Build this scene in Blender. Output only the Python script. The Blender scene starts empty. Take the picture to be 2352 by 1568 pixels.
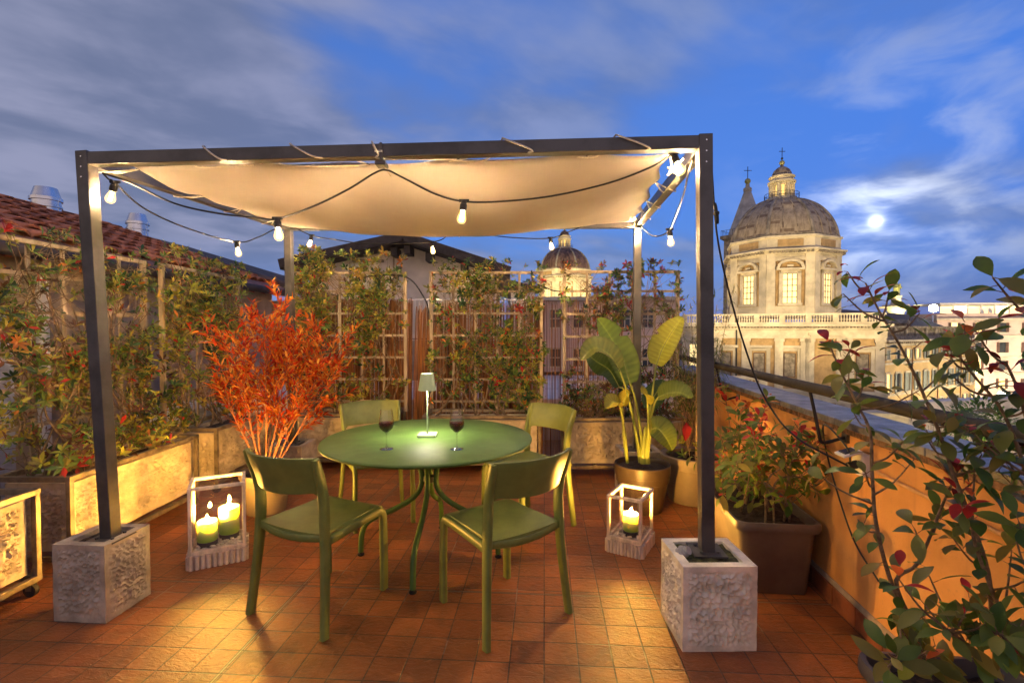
import bpy, bmesh, math, random
from mathutils import Vector, Matrix, Euler, noise as mnoise
R = math.radians
sc = bpy.context.scene
COL = sc.collection
rnd = random.Random(7)

# ------------------------------------------------------------------ camera
CAM_H, FPX, PITCH = 1.42, 1127.0, R(1.37)
def ray(u, v):
    a = (u - 1176) / FPX; b = -(v - 784) / FPX
    return Vector((a, math.cos(PITCH) + b * math.sin(PITCH), -math.sin(PITCH) + b * math.cos(PITCH)))
def G(u, v, z=0.0):            # a sight line met with the level z
    d = ray(u, v); t = (z - CAM_H) / d.z
    return Vector((d.x * t, d.y * t, z))
def D(u, v, Y):                # a sight line met with the distance Y
    d = ray(u, v); t = Y / d.y
    return Vector((d.x * t, Y, CAM_H + d.z * t))
cam = bpy.data.cameras.new("camera"); camo = bpy.data.objects.new("camera", cam); COL.objects.link(camo)
camo.location = (0, 0, CAM_H); camo.rotation_euler = (R(90) - PITCH, 0, 0)
cam.sensor_width = 36; cam.lens = FPX / 2352 * 36; cam.clip_end = 20000; cam.clip_start = .05
sc.camera = camo

# ------------------------------------------------------------------ node helpers
class NG:
    def __init__(s, tree): s.t = tree; s.n = tree.nodes; s.l = tree.links
    def new(s, typ, **kw):
        n = s.n.new(typ)
        for k, v in kw.items(): setattr(n, k, v)
        return n
    def put(s, sock, val):
        if val is None: return
        if isinstance(val, bpy.types.NodeSocket): s.l.new(val, sock)
        elif isinstance(val, (tuple, list)) and sock.type == 'RGBA' and len(val) == 3: sock.default_value = (*val, 1)
        else: sock.default_value = val
    def m(s, op, a, b=None, c=None, clamp=False):
        n = s.new('ShaderNodeMath', operation=op, use_clamp=clamp)
        s.put(n.inputs[0], a); s.put(n.inputs[1], b)
        if c is not None: s.put(n.inputs[2], c)
        return n.outputs[0]
    def vm(s, op, a, b=None):
        n = s.new('ShaderNodeVectorMath', operation=op); s.put(n.inputs[0], a); s.put(n.inputs[1], b)
        return n.outputs['Value'] if op in ('DOT_PRODUCT', 'LENGTH', 'DISTANCE') else n.outputs[0]
    def mix(s, f, a, b, mode='MIX'):
        n = s.new('ShaderNodeMix', data_type='RGBA', blend_type=mode)
        s.put(n.inputs[0], f); s.put(n.inputs[6], a); s.put(n.inputs[7], b)
        return n.outputs[2]
    def noise(s, vec, scale=5, detail=4, rough=.55, dist=0):
        n = s.new('ShaderNodeTexNoise'); s.put(n.inputs['Vector'], vec)
        n.inputs['Scale'].default_value = scale; n.inputs['Detail'].default_value = detail
        n.inputs['Roughness'].default_value = rough; n.inputs['Distortion'].default_value = dist
        return n.outputs['Fac']
    def step(s, x, lo, hi):
        n = s.new('ShaderNodeMapRange', interpolation_type='SMOOTHSTEP')
        s.put(n.inputs[0], x); n.inputs[1].default_value = lo; n.inputs[2].default_value = hi
        return n.outputs[0]
    def sep(s, v):
        n = s.new('ShaderNodeSeparateXYZ'); s.put(n.inputs[0], v); return n.outputs
    def comb(s, x, y, z):
        n = s.new('ShaderNodeCombineXYZ')
        for i, q in enumerate((x, y, z)): s.put(n.inputs[i], q)
        return n.outputs[0]
    def mapping(s, v, scale=(1, 1, 1), rot=(0, 0, 0), loc=(0, 0, 0)):
        n = s.new('ShaderNodeMapping'); s.put(n.inputs[0], v)
        n.inputs['Scale'].default_value = scale; n.inputs['Rotation'].default_value = rot; n.inputs['Location'].default_value = loc
        return n.outputs[0]
    def bump(s, h, strength=.3, dist=.01):
        n = s.new('ShaderNodeBump'); s.put(n.inputs['Height'], h)
        n.inputs['Strength'].default_value = strength; n.inputs['Distance'].default_value = dist
        return n.outputs[0]
def sc3(c, k): return tuple(min(1, x * k) for x in c)
def newmat(name):
    m = bpy.data.materials.new(name); m.use_nodes = True
    g = NG(m.node_tree); p = m.node_tree.nodes['Principled BSDF']; out = m.node_tree.nodes['Material Output']
    return m, g, p, out
def mat(name, col, rough=.6, metal=0, var=.2, vs=6, bump=0, bs=60, bd=.004, col2=None, stretch=(1, 1, 1), spec=.5, rvar=.1, lo=.35, hi=.65):
    m, g, p, out = newmat(name)
    tc = g.mapping(g.new('ShaderNodeTexCoord').outputs['Object'], stretch)
    f = g.step(g.noise(tc, vs, 6, .62), lo, hi)
    g.put(p.inputs['Base Color'], g.mix(f, sc3(col, 1 - var), col2 or sc3(col, 1 + var)))
    p.inputs['Metallic'].default_value = metal; p.inputs['Specular IOR Level'].default_value = spec
    g.put(p.inputs['Roughness'], g.m('MULTIPLY_ADD', g.noise(tc, vs * 2.3, 3), rvar * 2, rough - rvar))
    if bump: g.put(p.inputs['Normal'], g.bump(g.noise(tc, bs, 5, .6), bump, bd))
    return m
def emat(name, col, strength):
    m, g, p, out = newmat(name)
    p.inputs['Base Color'].default_value = (*col, 1); p.inputs['Emission Color'].default_value = (*col, 1)
    p.inputs['Emission Strength'].default_value = strength; p.inputs['Roughness'].default_value = .5
    return m
def gmat(name, tint=(1, 1, 1), rough=.0, f0=1.45, base=.02):
    m, g, p, out = newmat(name)
    tr = g.new('ShaderNodeBsdfTransparent'); tr.inputs[0].default_value = (*tint, 1)
    gl = g.new('ShaderNodeBsdfGlossy'); gl.inputs['Roughness'].default_value = rough
    fr = g.new('ShaderNodeLayerWeight'); fr.inputs[0].default_value = .5
    mx = g.new('ShaderNodeMixShader'); g.put(mx.inputs[0], g.m('MULTIPLY_ADD', g.m('POWER', fr.outputs['Facing'], f0), .85, base, clamp=True))
    g.l.new(tr.outputs[0], mx.inputs[1]); g.l.new(gl.outputs[0], mx.inputs[2]); g.l.new(mx.outputs[0], out.inputs[0])
    return m
def leafmat(name, rough=.42, transl=.35):
    m, g, p, out = newmat(name)
    a = g.new('ShaderNodeAttribute', attribute_name='tint')
    tc = g.new('ShaderNodeTexCoord').outputs['Object']
    c = g.mix(g.m('MULTIPLY', g.noise(tc, 40, 3), .25), a.outputs['Color'], (.02, .03, .01))
    g.put(p.inputs['Base Color'], c); p.inputs['Roughness'].default_value = rough
    t = g.new('ShaderNodeBsdfTranslucent'); g.put(t.inputs[0], c)
    mx = g.new('ShaderNodeMixShader'); mx.inputs[0].default_value = transl
    g.l.new(p.outputs[0], mx.inputs[1]); g.l.new(t.outputs[0], mx.inputs[2]); g.l.new(mx.outputs[0], out.inputs[0])
    return m

# ------------------------------------------------------------------ mesh builder
def catmull(pts, k=6):
    pts = [Vector(p) for p in pts]
    if len(pts) < 3: return pts
    P = [2 * pts[0] - pts[1]] + pts + [2 * pts[-1] - pts[-2]]; o = []
    for i in range(1, len(P) - 2):
        a, b, c, d = P[i - 1:i + 3]
        for j in range(k):
            t = j / k
            o.append(.5 * ((2 * b) + (c - a) * t + (2 * a - 5 * b + 4 * c - d) * t * t + (3 * b - a - 3 * c + d) * t ** 3))
    o.append(pts[-1]); return o
class MB:
    def __init__(s): s.v = []; s.f = []; s.c = None
    def add(s, vs, fs):
        o = len(s.v); s.v += [tuple(p) for p in vs]; s.f += [tuple(i + o for i in f) for f in fs]; return s
    def box(s, c, size, rz=0, M=None):
        x, y, z = size[0] / 2, size[1] / 2, size[2] / 2
        vs = [Vector((a, b, d)) for a in (-x, x) for b in (-y, y) for d in (-z, z)]
        if M is None: M = Matrix.Rotation(rz, 3, 'Z')
        c = Vector(c)
        return s.add([M @ p + c for p in vs], [(0, 1, 3, 2), (4, 6, 7, 5), (0, 4, 5, 1), (2, 3, 7, 6), (0, 2, 6, 4), (1, 5, 7, 3)])
    def bar(s, p0, p1, w, h, side=None):      # a box along p0-p1: w along `side`, h across
        p0, p1 = Vector(p0), Vector(p1); d = (p1 - p0).normalized()
        sd = Vector(side) if side is not None else (Vector((0, 0, 1)).cross(d) if abs(d.z) < .95 else Vector((1, 0, 0)))
        sd = (sd - d * sd.dot(d)).normalized(); up = d.cross(sd)
        vs = [p + sd * (a * w / 2) + up * (b * h / 2) for p in (p0, p1) for a, b in ((-1, -1), (1, -1), (1, 1), (-1, 1))]
        return s.add(vs, [(3, 2, 1, 0), (4, 5, 6, 7), (0, 1, 5, 4), (1, 2, 6, 5), (2, 3, 7, 6), (3, 0, 4, 7)])
    def tube(s, pts, r, n=8, cap=True):
        pts = [Vector(p) for p in pts]; rs = r if isinstance(r, (list, tuple)) else [r] * len(pts)
        d0 = (pts[1] - pts[0]).normalized()
        sd = d0.orthogonal().normalized(); vs = []; fs = []
        for i, p in enumerate(pts):
            d = (pts[min(i + 1, len(pts) - 1)] - pts[max(i - 1, 0)])
            d = d.normalized() if d.length > 1e-9 else d0
            sd = (sd - d * sd.dot(d))
            sd = sd.normalized() if sd.length > 1e-6 else d.orthogonal().normalized()
            up = d.cross(sd)
            for k in range(n):
                a = 2 * math.pi * k / n; vs.append(p + (sd * math.cos(a) + up * math.sin(a)) * rs[i])
        for i in range(len(pts) - 1):
            for k in range(n):
                a, b = i * n + k, i * n + (k + 1) % n; fs.append((a, b, b + n, a + n))
        if cap: fs.append(tuple(range(n - 1, -1, -1))); fs.append(tuple((len(pts) - 1) * n + k for k in range(n)))
        return s.add(vs, fs)
    def sweep(s, pts, w, h, side, k=5, ch=.3):   # a chamfered rectangle swept along pts; w along side
        pts = catmull(pts, k); vs = []; fs = []; side = Vector(side)
        ws = w if isinstance(w, (list, tuple)) else None
        for i, p in enumerate(pts):
            d = (pts[min(i + 1, len(pts) - 1)] - pts[max(i - 1, 0)]).normalized()
            sd = (side - d * side.dot(d)).normalized(); up = d.cross(sd)
            t = i / (len(pts) - 1)
            a, b = w / 2, (h(t) if callable(h) else h) / 2; c = min(a, b) * ch
            for x, y in ((-a + c, -b), (a - c, -b), (a, -b + c), (a, b - c), (a - c, b), (-a + c, b), (-a, b - c), (-a, -b + c)):
                vs.append(p + sd * x + up * y)
        n = 8
        for i in range(len(pts) - 1):
            for q in range(n):
                a, b = i * n + q, i * n + (q + 1) % n; fs.append((a, b, b + n, a + n))
        fs.append(tuple(range(n - 1, -1, -1))); fs.append(tuple((len(pts) - 1) * n + q for q in range(n)))
        return s.add(vs, fs)
    def lathe(s, prof, n=24, c=(0, 0, 0), M=None, a0=0):
        c = Vector(c); vs = []; fs = []
        for r, z in prof:
            for k in range(n):
                a = a0 + 2 * math.pi * k / n; p = Vector((r * math.cos(a), r * math.sin(a), z))
                vs.append((M @ p if M is not None else p) + c)
        for i in range(len(prof) - 1):
            for k in range(n):
                a, b = i * n + k, i * n + (k + 1) % n; fs.append((a, b, b + n, a + n))
        closed = prof[0] == prof[-1]
        if prof[0][0] > 1e-6 and not closed: fs.append(tuple(range(n - 1, -1, -1)))
        if prof[-1][0] > 1e-6 and not closed: fs.append(tuple((len(prof) - 1) * n + k for k in range(n)))
        return s.add(vs, fs)
    def grid(s, rows, flip=False):
        nr, nc = len(rows), len(rows[0]); fs = []
        for i in range(nr - 1):
            for j in range(nc - 1):
                q = (i * nc + j, i * nc + j + 1, (i + 1) * nc + j + 1, (i + 1) * nc + j); fs.append(q[::-1] if flip else q)
        return s.add([p for r in rows for p in r], fs)
    def slab(s, rows, t):                        # a sheet of points given the thickness t
        nr, nc = len(rows), len(rows[0]); rows = [[Vector(p) for p in r] for r in rows]; A = []; B = []
        for i in range(nr):
            for j in range(nc):
                du = rows[i][min(j + 1, nc - 1)] - rows[i][max(j - 1, 0)]; dv = rows[min(i + 1, nr - 1)][j] - rows[max(i - 1, 0)][j]
                n = du.cross(dv); n = n.normalized() if n.length > 1e-9 else Vector((0, 0, 1))
                A.append(rows[i][j] + n * t / 2); B.append(rows[i][j] - n * t / 2)
        o = nr * nc; fs = []
        for i in range(nr - 1):
            for j in range(nc - 1):
                q = (i * nc + j, i * nc + j + 1, (i + 1) * nc + j + 1, (i + 1) * nc + j); fs += [q, tuple(x + o for x in q[::-1])]
        edge = [j for j in range(nc)] + [i * nc + nc - 1 for i in range(1, nr)] + [(nr - 1) * nc + j for j in range(nc - 2, -1, -1)] + [i * nc for i in range(nr - 2, 0, -1)]
        for a, b in zip(edge, edge[1:] + edge[:1]): fs.append((b, a, a + o, b + o))
        return s.add(A + B, fs)
    def prism(s, poly, axis, depth):             # a flat outline (list of points) pushed along axis
        poly = [Vector(p) for p in poly]; ax = Vector(axis) * depth; n = len(poly)
        return s.add(poly + [p + ax for p in poly], [tuple(range(n - 1, -1, -1)), tuple(range(n, 2 * n))] + [(i, (i + 1) % n, (i + 1) % n + n, i + n) for i in range(n)])
    def ball(s, c, r, n=10, sq=1):
        c = Vector(c); m = max(4, n // 2)
        return s.lathe([(r * math.sin(math.pi * i / m), -r * sq * math.cos(math.pi * i / m)) for i in range(m + 1)], n, c)
    def leaf(s, b, d, up, L, W, tint, curl=.25, fold=.25, seg=3, shape=None):
        b = Vector(b); d = Vector(d).normalized(); up = Vector(up); sd = d.cross(up)
        sd = sd.normalized() if sd.length > 1e-5 else d.orthogonal().normalized()
        nn = sd.cross(d); o = len(s.v)
        shape = shape or ((.12, .72, 1.0, .06) if seg == 3 else (.15, 1.0, .06))
        if s.c is None: s.c = []
        for i, w in enumerate(shape):
            t = i / (len(shape) - 1); p = b + d * (L * t) - nn * (curl * L * t * t)
            h = w * W / 2
            for q in (-1, 0, 1):
                s.v.append(tuple(p + sd * (h * q) + nn * (abs(q) * h * fold))); s.c.append(tint)
        for i in range(len(shape) - 1):
            a = o + i * 3; s.f += [(a, a + 1, a + 4, a + 3), (a + 1, a + 2, a + 5, a + 4)]
def root_of(o):
    while o.parent is not None: o = o.parent
    return o
def tag(o, label=None, cat=None, group=None, kind=None):
    if label: o['label'] = label
    if cat: o['category'] = cat
    if group: o['group'] = group
    if kind: o['kind'] = kind
    return o
def thing(name, label, cat, loc=(0, 0, 0), rz=0, group=None):
    o = bpy.data.objects.new(name, None); COL.objects.link(o); o.location = loc; o.rotation_euler = (0, 0, rz)
    o.empty_display_size = .1
    return tag(o, label, cat, group)
def obj(name, mb, material, parent=None, smooth=None, bevel=0, seg=2, label=None, cat=None, group=None, kind=None, local=False):
    me = bpy.data.meshes.new(name); vs = mb.v
    if parent is not None and not local: off = root_of(parent).location
    elif parent is None and not local and vs:
        xs = [p[0] for p in vs]; ys = [p[1] for p in vs]
        off = Vector(((min(xs) + max(xs)) / 2, (min(ys) + max(ys)) / 2, min(p[2] for p in vs)))
    else: off = Vector((0, 0, 0))
    me.from_pydata([(p[0] - off[0], p[1] - off[1], p[2] - off[2]) for p in vs], [], mb.f)
    if mb.c:
        a = me.attributes.new('tint', 'FLOAT_COLOR', 'POINT')
        a.data.foreach_set('color', [x for c in mb.c for x in (c[0], c[1], c[2], 1.0)])
    else:
        bm = bmesh.new(); bm.from_mesh(me); bmesh.ops.recalc_face_normals(bm, faces=bm.faces); bm.to_mesh(me); bm.free()
    me.update()
    if smooth is not None:
        me.polygons.foreach_set('use_smooth', [True] * len(me.polygons))
        if smooth < 180: me.set_sharp_from_angle(angle=R(smooth))
    o = bpy.data.objects.new(name, me); COL.objects.link(o)
    me.materials.append(material)
    if parent is not None: o.parent = parent
    else: o.location = off
    if bevel:
        b = o.modifiers.new('bevel', 'BEVEL'); b.width = bevel; b.segments = seg; b.limit_method = 'ANGLE'; b.angle_limit = R(40)
    return tag(o, label, cat, group, kind)
def copy_tree(o, parent=None):
    c = o.copy(); COL.objects.link(c); c.parent = parent
    if parent is not None: c.matrix_parent_inverse = o.matrix_parent_inverse.copy()
    for ch in list(o.children): copy_tree(ch, c)
    return c

# ------------------------------------------------------------------ materials
M = {}
M['post'] = mat('dark_metal', (.085, .08, .078), .38, .35, .25, 5, .05, 200)
m, g, p, o_ = newmat('orange_plaster'); tc = g.new('ShaderNodeTexCoord').outputs['Object']        # patchy limewash with water runs
c = g.mix(g.step(g.noise(tc, 2.0, 6, .6), .32, .7), (.50, .225, .060), (.66, .32, .10))
run = g.step(g.noise(g.mapping(tc, (9, 9, .7)), 1.6, 5, .6), .52, .74); c = g.mix(g.m('MULTIPLY', run, .38), c, (.30, .15, .065))
c = g.mix(g.m('MULTIPLY', g.step(g.noise(tc, 34, 3, .6), .6, .72), .35), c, (.36, .20, .09))
g.put(p.inputs['Base Color'], c); p.inputs['Roughness'].default_value = .88
g.put(p.inputs['Normal'], g.bump(g.m('ADD', g.noise(tc, 120, 5, .65), g.m('MULTIPLY', g.noise(tc, 7, 4), .9)), .4, .004)); M['plaster_orange'] = m
M['rail'] = mat('painted_rail', (.026, .022, .020), .72, 0, .35, 9, .1, 90, spec=.2)
M['coping'] = mat('slate_coping', (.13, .13, .14), .42, 0, .45, 9, .6, 70, .004)
M['rust'] = mat('rusty_edge', (.16, .075, .035), .8, 0, .6, 30, .5, 90)
M['concrete'] = mat('cream_concrete', (.44, .36, .26), .88, 0, .22, 7, .35, 120, .003)
M['concrete_pale'] = mat('pale_concrete', (.74, .67, .55), .9, 0, .2, 9, .4, 150, .003)
M['soil'] = mat('soil', (.035, .024, .016), .95, 0, .5, 30, .9, 90, .01)
M['moss'] = mat('mossy_soil', (.30, .32, .09), .95, 0, .6, 22, 1, 120, .01, col2=(.03, .025, .015))
M['iron'] = mat('weathered_iron', (.20, .155, .105), .5, .45, .35, 12, .2, 120)
M['wood'] = mat('weathered_wood', (.37, .29, .20), .75, 0, .28, 14, .3, 90, .002, stretch=(1, 1, .3))
M['reed'] = mat('dry_reed', (.24, .095, .028), .8, 0, .55, 60, .2, 150, stretch=(1, 1, .05))
M['chair'] = mat('olive_plastic', (.17, .20, .045), .40, 0, .12, 9, .06, 500, .0008, rvar=.04)
M['table'] = mat('sage_metal', (.075, .145, .032), .5, 0, .12, 7, .05, 600, .0006, rvar=.06, spec=.3)
M['lamp'] = mat('sage_lamp', (.33, .42, .29), .5, 0, .05, 6, .04, 300)
M['black'] = mat('black_rubber', (.012, .012, .013), .5, 0, .3, 10)
M['wash'] = mat('whitewashed_wood', (.62, .50, .40), .75, 0, .25, 25, .4, 90, .002, stretch=(1, 1, .25))
M['pebble'] = mat('white_pebble', (.72, .64, .54), .7, 0, .2, 30, .2, 90)
M['pot_brown'] = mat('brown_pot', (.05, .032, .02), .42, 0, .15, 5, .05, 200)
M['pot_beige'] = mat('taupe_pot', (.22, .165, .105), .5, 0, .14, 5, .06, 150)
M['pot_dark'] = mat('dark_trough', (.13, .10, .075), .5, 0, .15, 5, .08, 200)
M['pot_slate'] = mat('slate_pot', (.06, .06, .07), .4, 0, .15, 5, .05, 200)
M['bark'] = mat('bark', (.19, .125, .07), .8, 0, .4, 40, .5, 90)
M['bark_red'] = mat('reddish_twig', (.33, .12, .05), .7, 0, .35, 40, .3, 90)
M['cane'] = mat('cane', (.45, .30, .14), .6, 0, .25, 20, .2, 60)
M['leaf'] = leafmat('leaf'); M['leaf_gloss'] = leafmat('glossy_leaf', .46, .5); M['leaf_thin'] = leafmat('thin_leaf', .55, .55)
M['white'] = mat('white_plastic', (.72, .70, .66), .45, 0, .06, 5)
M['grey_plastic'] = mat('grey_plastic', (.36, .36, .36), .45, 0, .1, 8)
M['steel'] = mat('flue_steel', (.62, .63, .66), .24, .95, .08, 8)
M['wall_left'] = mat('beige_render', (.36, .27, .19), .9, 0, .3, 2.2, .3, 130)
M['wall_house'] = mat('pale_render', (.72, .64, .56), .9, 0, .2, .8, .2, 60, .01)
M['tile'] = mat('terracotta_roof', (.46, .13, .05), .8, 0, .6, 5, .4, 50, .01, col2=(.60, .20, .08))
M['tile_old'] = mat('old_roof', (.085, .06, .052), .85, 0, .5, 5, .4, 50)
M['dark_roof'] = mat('dark_roof', (.045, .034, .030), .7, 0, .4, 4)
M['stone'] = mat('travertine', (.55, .485, .37), .85, 0, .22, .45, .2, 6, .03)
M['stone_dark'] = mat('weathered_stone', (.26, .22, .17), .9, 0, .4, 1.5, .2, 6, .03)
M['brick'] = mat('pale_brick', (.40, .27, .13), .9, 0, .18, 1.2, .2, 20, .01)
M['palace'] = mat('ochre_render', (.56, .40, .20), .9, 0, .1, .4)
M['hotel'] = mat('rose_render', (.62, .47, .40), .9, 0, .1, .3)
M['shutter'] = mat('shutter', (.22, .25, .24), .7, 0, .15, 1)
M['shutter_brown'] = mat('brown_shutter', (.10, .05, .035), .7, 0, .2, 1)
M['pane'] = mat('dark_pane', (.04, .045, .05), .15, 0, .2, 1)
M['litpane'] = emat('lit_window', (1, .78, .34), .72)
M['dimpane'] = emat('dim_window', (1, .62, .22), .9)
M['bronze'] = mat('bronze', (.34, .33, .15), .5, .4, .3, 3)
M['bulb'] = emat('filament', (1, .66, .32), 4600)
m, g, p, o_ = newmat('bulb_envelope'); tr = g.new('ShaderNodeBsdfTransparent'); em = g.new('ShaderNodeEmission'); em.inputs[0].default_value = (1, .60, .19, 1); em.inputs[1].default_value = 2.6
mx = g.new('ShaderNodeMixShader'); mx.inputs[0].default_value = .38; g.l.new(tr.outputs[0], mx.inputs[1]); g.l.new(em.outputs[0], mx.inputs[2]); g.l.new(mx.outputs[0], o_.inputs[0]); M['envelope'] = m
M['flame'] = emat('flame', (1, .50, .08), 8600)
M['glass'] = gmat('pane_glass', (.985, .98, .965), .0, 4.5, .15)
M['wineglass'] = gmat('wine_glass', (.98, .985, .97), .0, 3.0, .05)
m, g, p, o_ = newmat('red_wine'); p.inputs['Base Color'].default_value = (.10, .006, .008, 1); p.inputs['Roughness'].default_value = .03; p.inputs['Transmission Weight'].default_value = .35; M['wine'] = m
M['stemglass'] = gmat('stem_glass', (.97, .98, .95), .03, 2.0, .22)
# cream awning cloth that lets light through
m, g, p, o_ = newmat('awning_cloth'); tc = g.new('ShaderNodeTexCoord').outputs['Object']
c = g.mix(g.step(g.noise(tc, 2.2, 5, .6), .35, .75), (.50, .44, .41), (.44, .385, .36))
g.put(p.inputs['Base Color'], c); p.inputs['Roughness'].default_value = .75
g.put(p.inputs['Normal'], g.bump(g.noise(g.mapping(tc, (1, .35, 1)), 9, 4), .35, .02))
t = g.new('ShaderNodeBsdfTranslucent'); g.put(t.inputs[0], c); mx = g.new('ShaderNodeMixShader'); mx.inputs[0].default_value = .38
g.l.new(p.outputs[0], mx.inputs[1]); g.l.new(t.outputs[0], mx.inputs[2]); g.l.new(mx.outputs[0], o_.inputs[0]); M['cloth'] = m
# wax: white at the lip, green below
m, g, p, o_ = newmat('green_wax'); z = g.sep(g.new('ShaderNodeTexCoord').outputs['Generated'])[2]
g.put(p.inputs['Base Color'], g.mix(g.step(z, .05, .8), (.28, .56, .05), (.90, .92, .60))); p.inputs['Roughness'].default_value = .45
p.inputs['Subsurface Weight'].default_value = .8; p.inputs['Subsurface Radius'].default_value = (.06, .05, .02); p.inputs['Subsurface Scale'].default_value = 1.0; M['wax'] = m
# terracotta floor tiles with joints
m, g, p, o_ = newmat('floor_tiles'); tc = g.new('ShaderNodeTexCoord').outputs['Object']
b = g.new('ShaderNodeTexBrick', offset=0, squash=1); g.put(b.inputs['Vector'], tc)
for k, v in (('Scale', 1), ('Mortar Size', .0036), ('Mortar Smooth', .3), ('Brick Width', .147), ('Row Height', .147), ('Bias', 0)): b.inputs[k].default_value = v
b.inputs['Color1'].default_value = (.36, .128, .038, 1); b.inputs['Color2'].default_value = (.20, .066, .022, 1); b.inputs['Mortar'].default_value = (.075, .04, .028, 1)
xy = g.sep(tc)
n1 = g.noise(tc, 5, 6, .65, .6); n2 = g.noise(g.mapping(tc, (1, 1.8, 1), (0, 0, .5)), 15, 8, .66, 1.6); n3 = g.noise(tc, 1.1, 3)
c = g.mix(g.step(n1, .3, .72), sc3((1, 1, 1), .62), (1.25, 1.15, 1.05)); c = g.mix(1, b.outputs['Color'], c, 'MULTIPLY')
c = g.mix(g.m('MULTIPLY', g.step(n2, .5, .72), .45), c, (.40, .15, .06))
wob = g.m('MULTIPLY', g.m('SUBTRACT', g.noise(tc, 3, 2), .5), .006)
def joint(ax, pos):                                      # expansion joint: two dark grooves round a grey seal
    d = g.m('ABSOLUTE', g.m('ADD', g.m('SUBTRACT', xy[ax], pos), wob))
    return g.m('LESS_THAN', d, .0075), g.m('LESS_THAN', g.m('ABSOLUTE', g.m('SUBTRACT', d, .006)), .002)
JX, JY = -1.34, 2.61
j1, k1 = joint(0, JX); j2, k2 = joint(1, JY)
jm = g.m('MAXIMUM', j1, j2); km = g.m('MAXIMUM', k1, k2)
c = g.mix(jm, c, (.22, .14, .10)); c = g.mix(km, c, (.02, .015, .012))
efflo = g.m('MULTIPLY', g.m('MULTIPLY', b.outputs['Fac'], g.step(g.noise(tc, 2.6, 4), .56, .68)), .6)
c = g.mix(efflo, c, (.48, .36, .27))
g.put(p.inputs['Base Color'], c); p.inputs['Specular IOR Level'].default_value = .55
g.put(p.inputs['Roughness'], g.m('MULTIPLY_ADD', n1, .36, .22))
h = g.m('ADD', g.m('MULTIPLY', b.outputs['Fac'], -1.5), g.m('ADD', g.m('MULTIPLY', n2, .6), g.m('MULTIPLY', n1, .5)))
g.put(p.inputs['Normal'], g.bump(h, .9, .012)); M['floor'] = m
# lead dome: grey sheets with brown bare courses
m, g, p, o_ = newmat('lead_dome'); tc = g.new('ShaderNodeTexCoord').outputs['Object']; xyz = g.sep(tc)
ang = g.m('ARCTAN2', xyz[1], xyz[0])
cell = g.comb(g.m('FLOOR', g.m('MULTIPLY', ang, 24 / 6.2832)), g.m('FLOOR', g.m('MULTIPLY', xyz[2], 2.2)), 0)
wn = g.new('ShaderNodeTexWhiteNoise', noise_dimensions='3D'); g.put(wn.inputs[0], cell)
low = g.noise(g.mapping(tc, (.5, .5, .35)), .8, 4)
dark = g.m('MULTIPLY', g.m('GREATER_THAN', g.m('ADD', wn.outputs['Value'], g.m('MULTIPLY', low, .5)), 1.06), .6)
c = g.mix(g.step(g.noise(g.mapping(tc, (1, 1, .25)), 2.2, 6, .7), .3, .7), (.20, .155, .115), (.37, .31, .245))
c = g.mix(dark, c, (.06, .025, .015))
g.put(p.inputs['Base Color'], c); p.inputs['Roughness'].default_value = .7
g.put(p.inputs['Normal'], g.bump(g.m('FRACT', g.m('MULTIPLY', xyz[2], 2.2)), .4, .05)); M['lead'] = m
M['lead_brown'] = mat('brown_lead', (.085, .04, .026), .6, 0, .5, .9, .3, 3, .05, stretch=(1, 1, .3), col2=(.17, .10, .075))
# ------------------------------------------------------------------ world: dusk sky with thin cloud and a moon-lit patch
def sc3_(s, k): return g.mix(1, s, (k * .92, k, k * 1.06), 'MULTIPLY')
W = bpy.data.worlds.new("World"); sc.world = W; W.use_nodes = True
g = NG(W.node_tree); bg = W.node_tree.nodes['Background']
d = g.vm('NORMALIZE', g.new('ShaderNodeTexCoord').outputs['Generated']); X, Y, Z = g.sep(d)
MOON = ray(2012, 508).normalized()
sky = g.new('ShaderNodeTexSky', sky_type='NISHITA', sun_disc=False)
sky.sun_elevation = R(2); sky.sun_rotation = R(200); sky.altitude = 60; sky.air_density = 1.2; sky.dust_density = .3; sky.ozone_density = 4
zc = g.m('MAXIMUM', Z, 0.0)
base = g.mix(g.step(zc, 0, .22), (.105, .165, .45), (.060, .135, .37)); base = g.mix(g.step(zc, .2, .62), base, (.050, .11, .30))
base = g.mix(g.step(X, .1, .75), base, g.mix(g.step(zc, 0, .4), (.06, .10, .33), (.045, .125, .40)))
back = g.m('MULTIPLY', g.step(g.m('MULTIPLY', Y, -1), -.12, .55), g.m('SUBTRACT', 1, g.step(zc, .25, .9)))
base = g.mix(.12, base, g.mix(1, sky.outputs[0], (.5, .7, 1.3), 'MULTIPLY'))
pz = g.m('ADD', zc, .22)
P = g.comb(g.m('DIVIDE', X, pz), g.m('DIVIDE', Y, pz), 0)
P = g.mapping(P, (1, 1, 1), (0, 0, R(-28)))
big = g.noise(g.mapping(P, (.8, 1.0, 1), loc=(3.1, 1.7, 0)), 1.25, 4, .5, .1)
fine = g.noise(g.mapping(P, (.8, 1.25, 1), loc=(7.3, .4, 0)), 2.6, 5, .52, .25)
left = g.step(g.m('MULTIPLY', X, -1), -.15, .75)
cl = g.m('ADD', g.m('ADD', big, g.m('MULTIPLY', left, .22)), g.m('MULTIPLY', g.m('SUBTRACT', fine, .5), .35))
cov = g.m('MULTIPLY', g.step(cl, .40, .64), .92)
low = g.step(zc, .02, .17); cov = g.m('MULTIPLY', cov, g.m('ADD', g.m('MULTIPLY', low, .75), g.m('MULTIPLY', left, .25), clamp=True))
ccol = g.mix(g.step(X, -.5, .55), (.20, .215, .32), (.17, .215, .36))
ccol = g.mix(g.m('MULTIPLY', g.step(fine, .36, .68), .85), sc3_(ccol, .62), g.mix(1, ccol, (1.2, 1.15, 1.08), 'MULTIPLY'))
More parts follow.
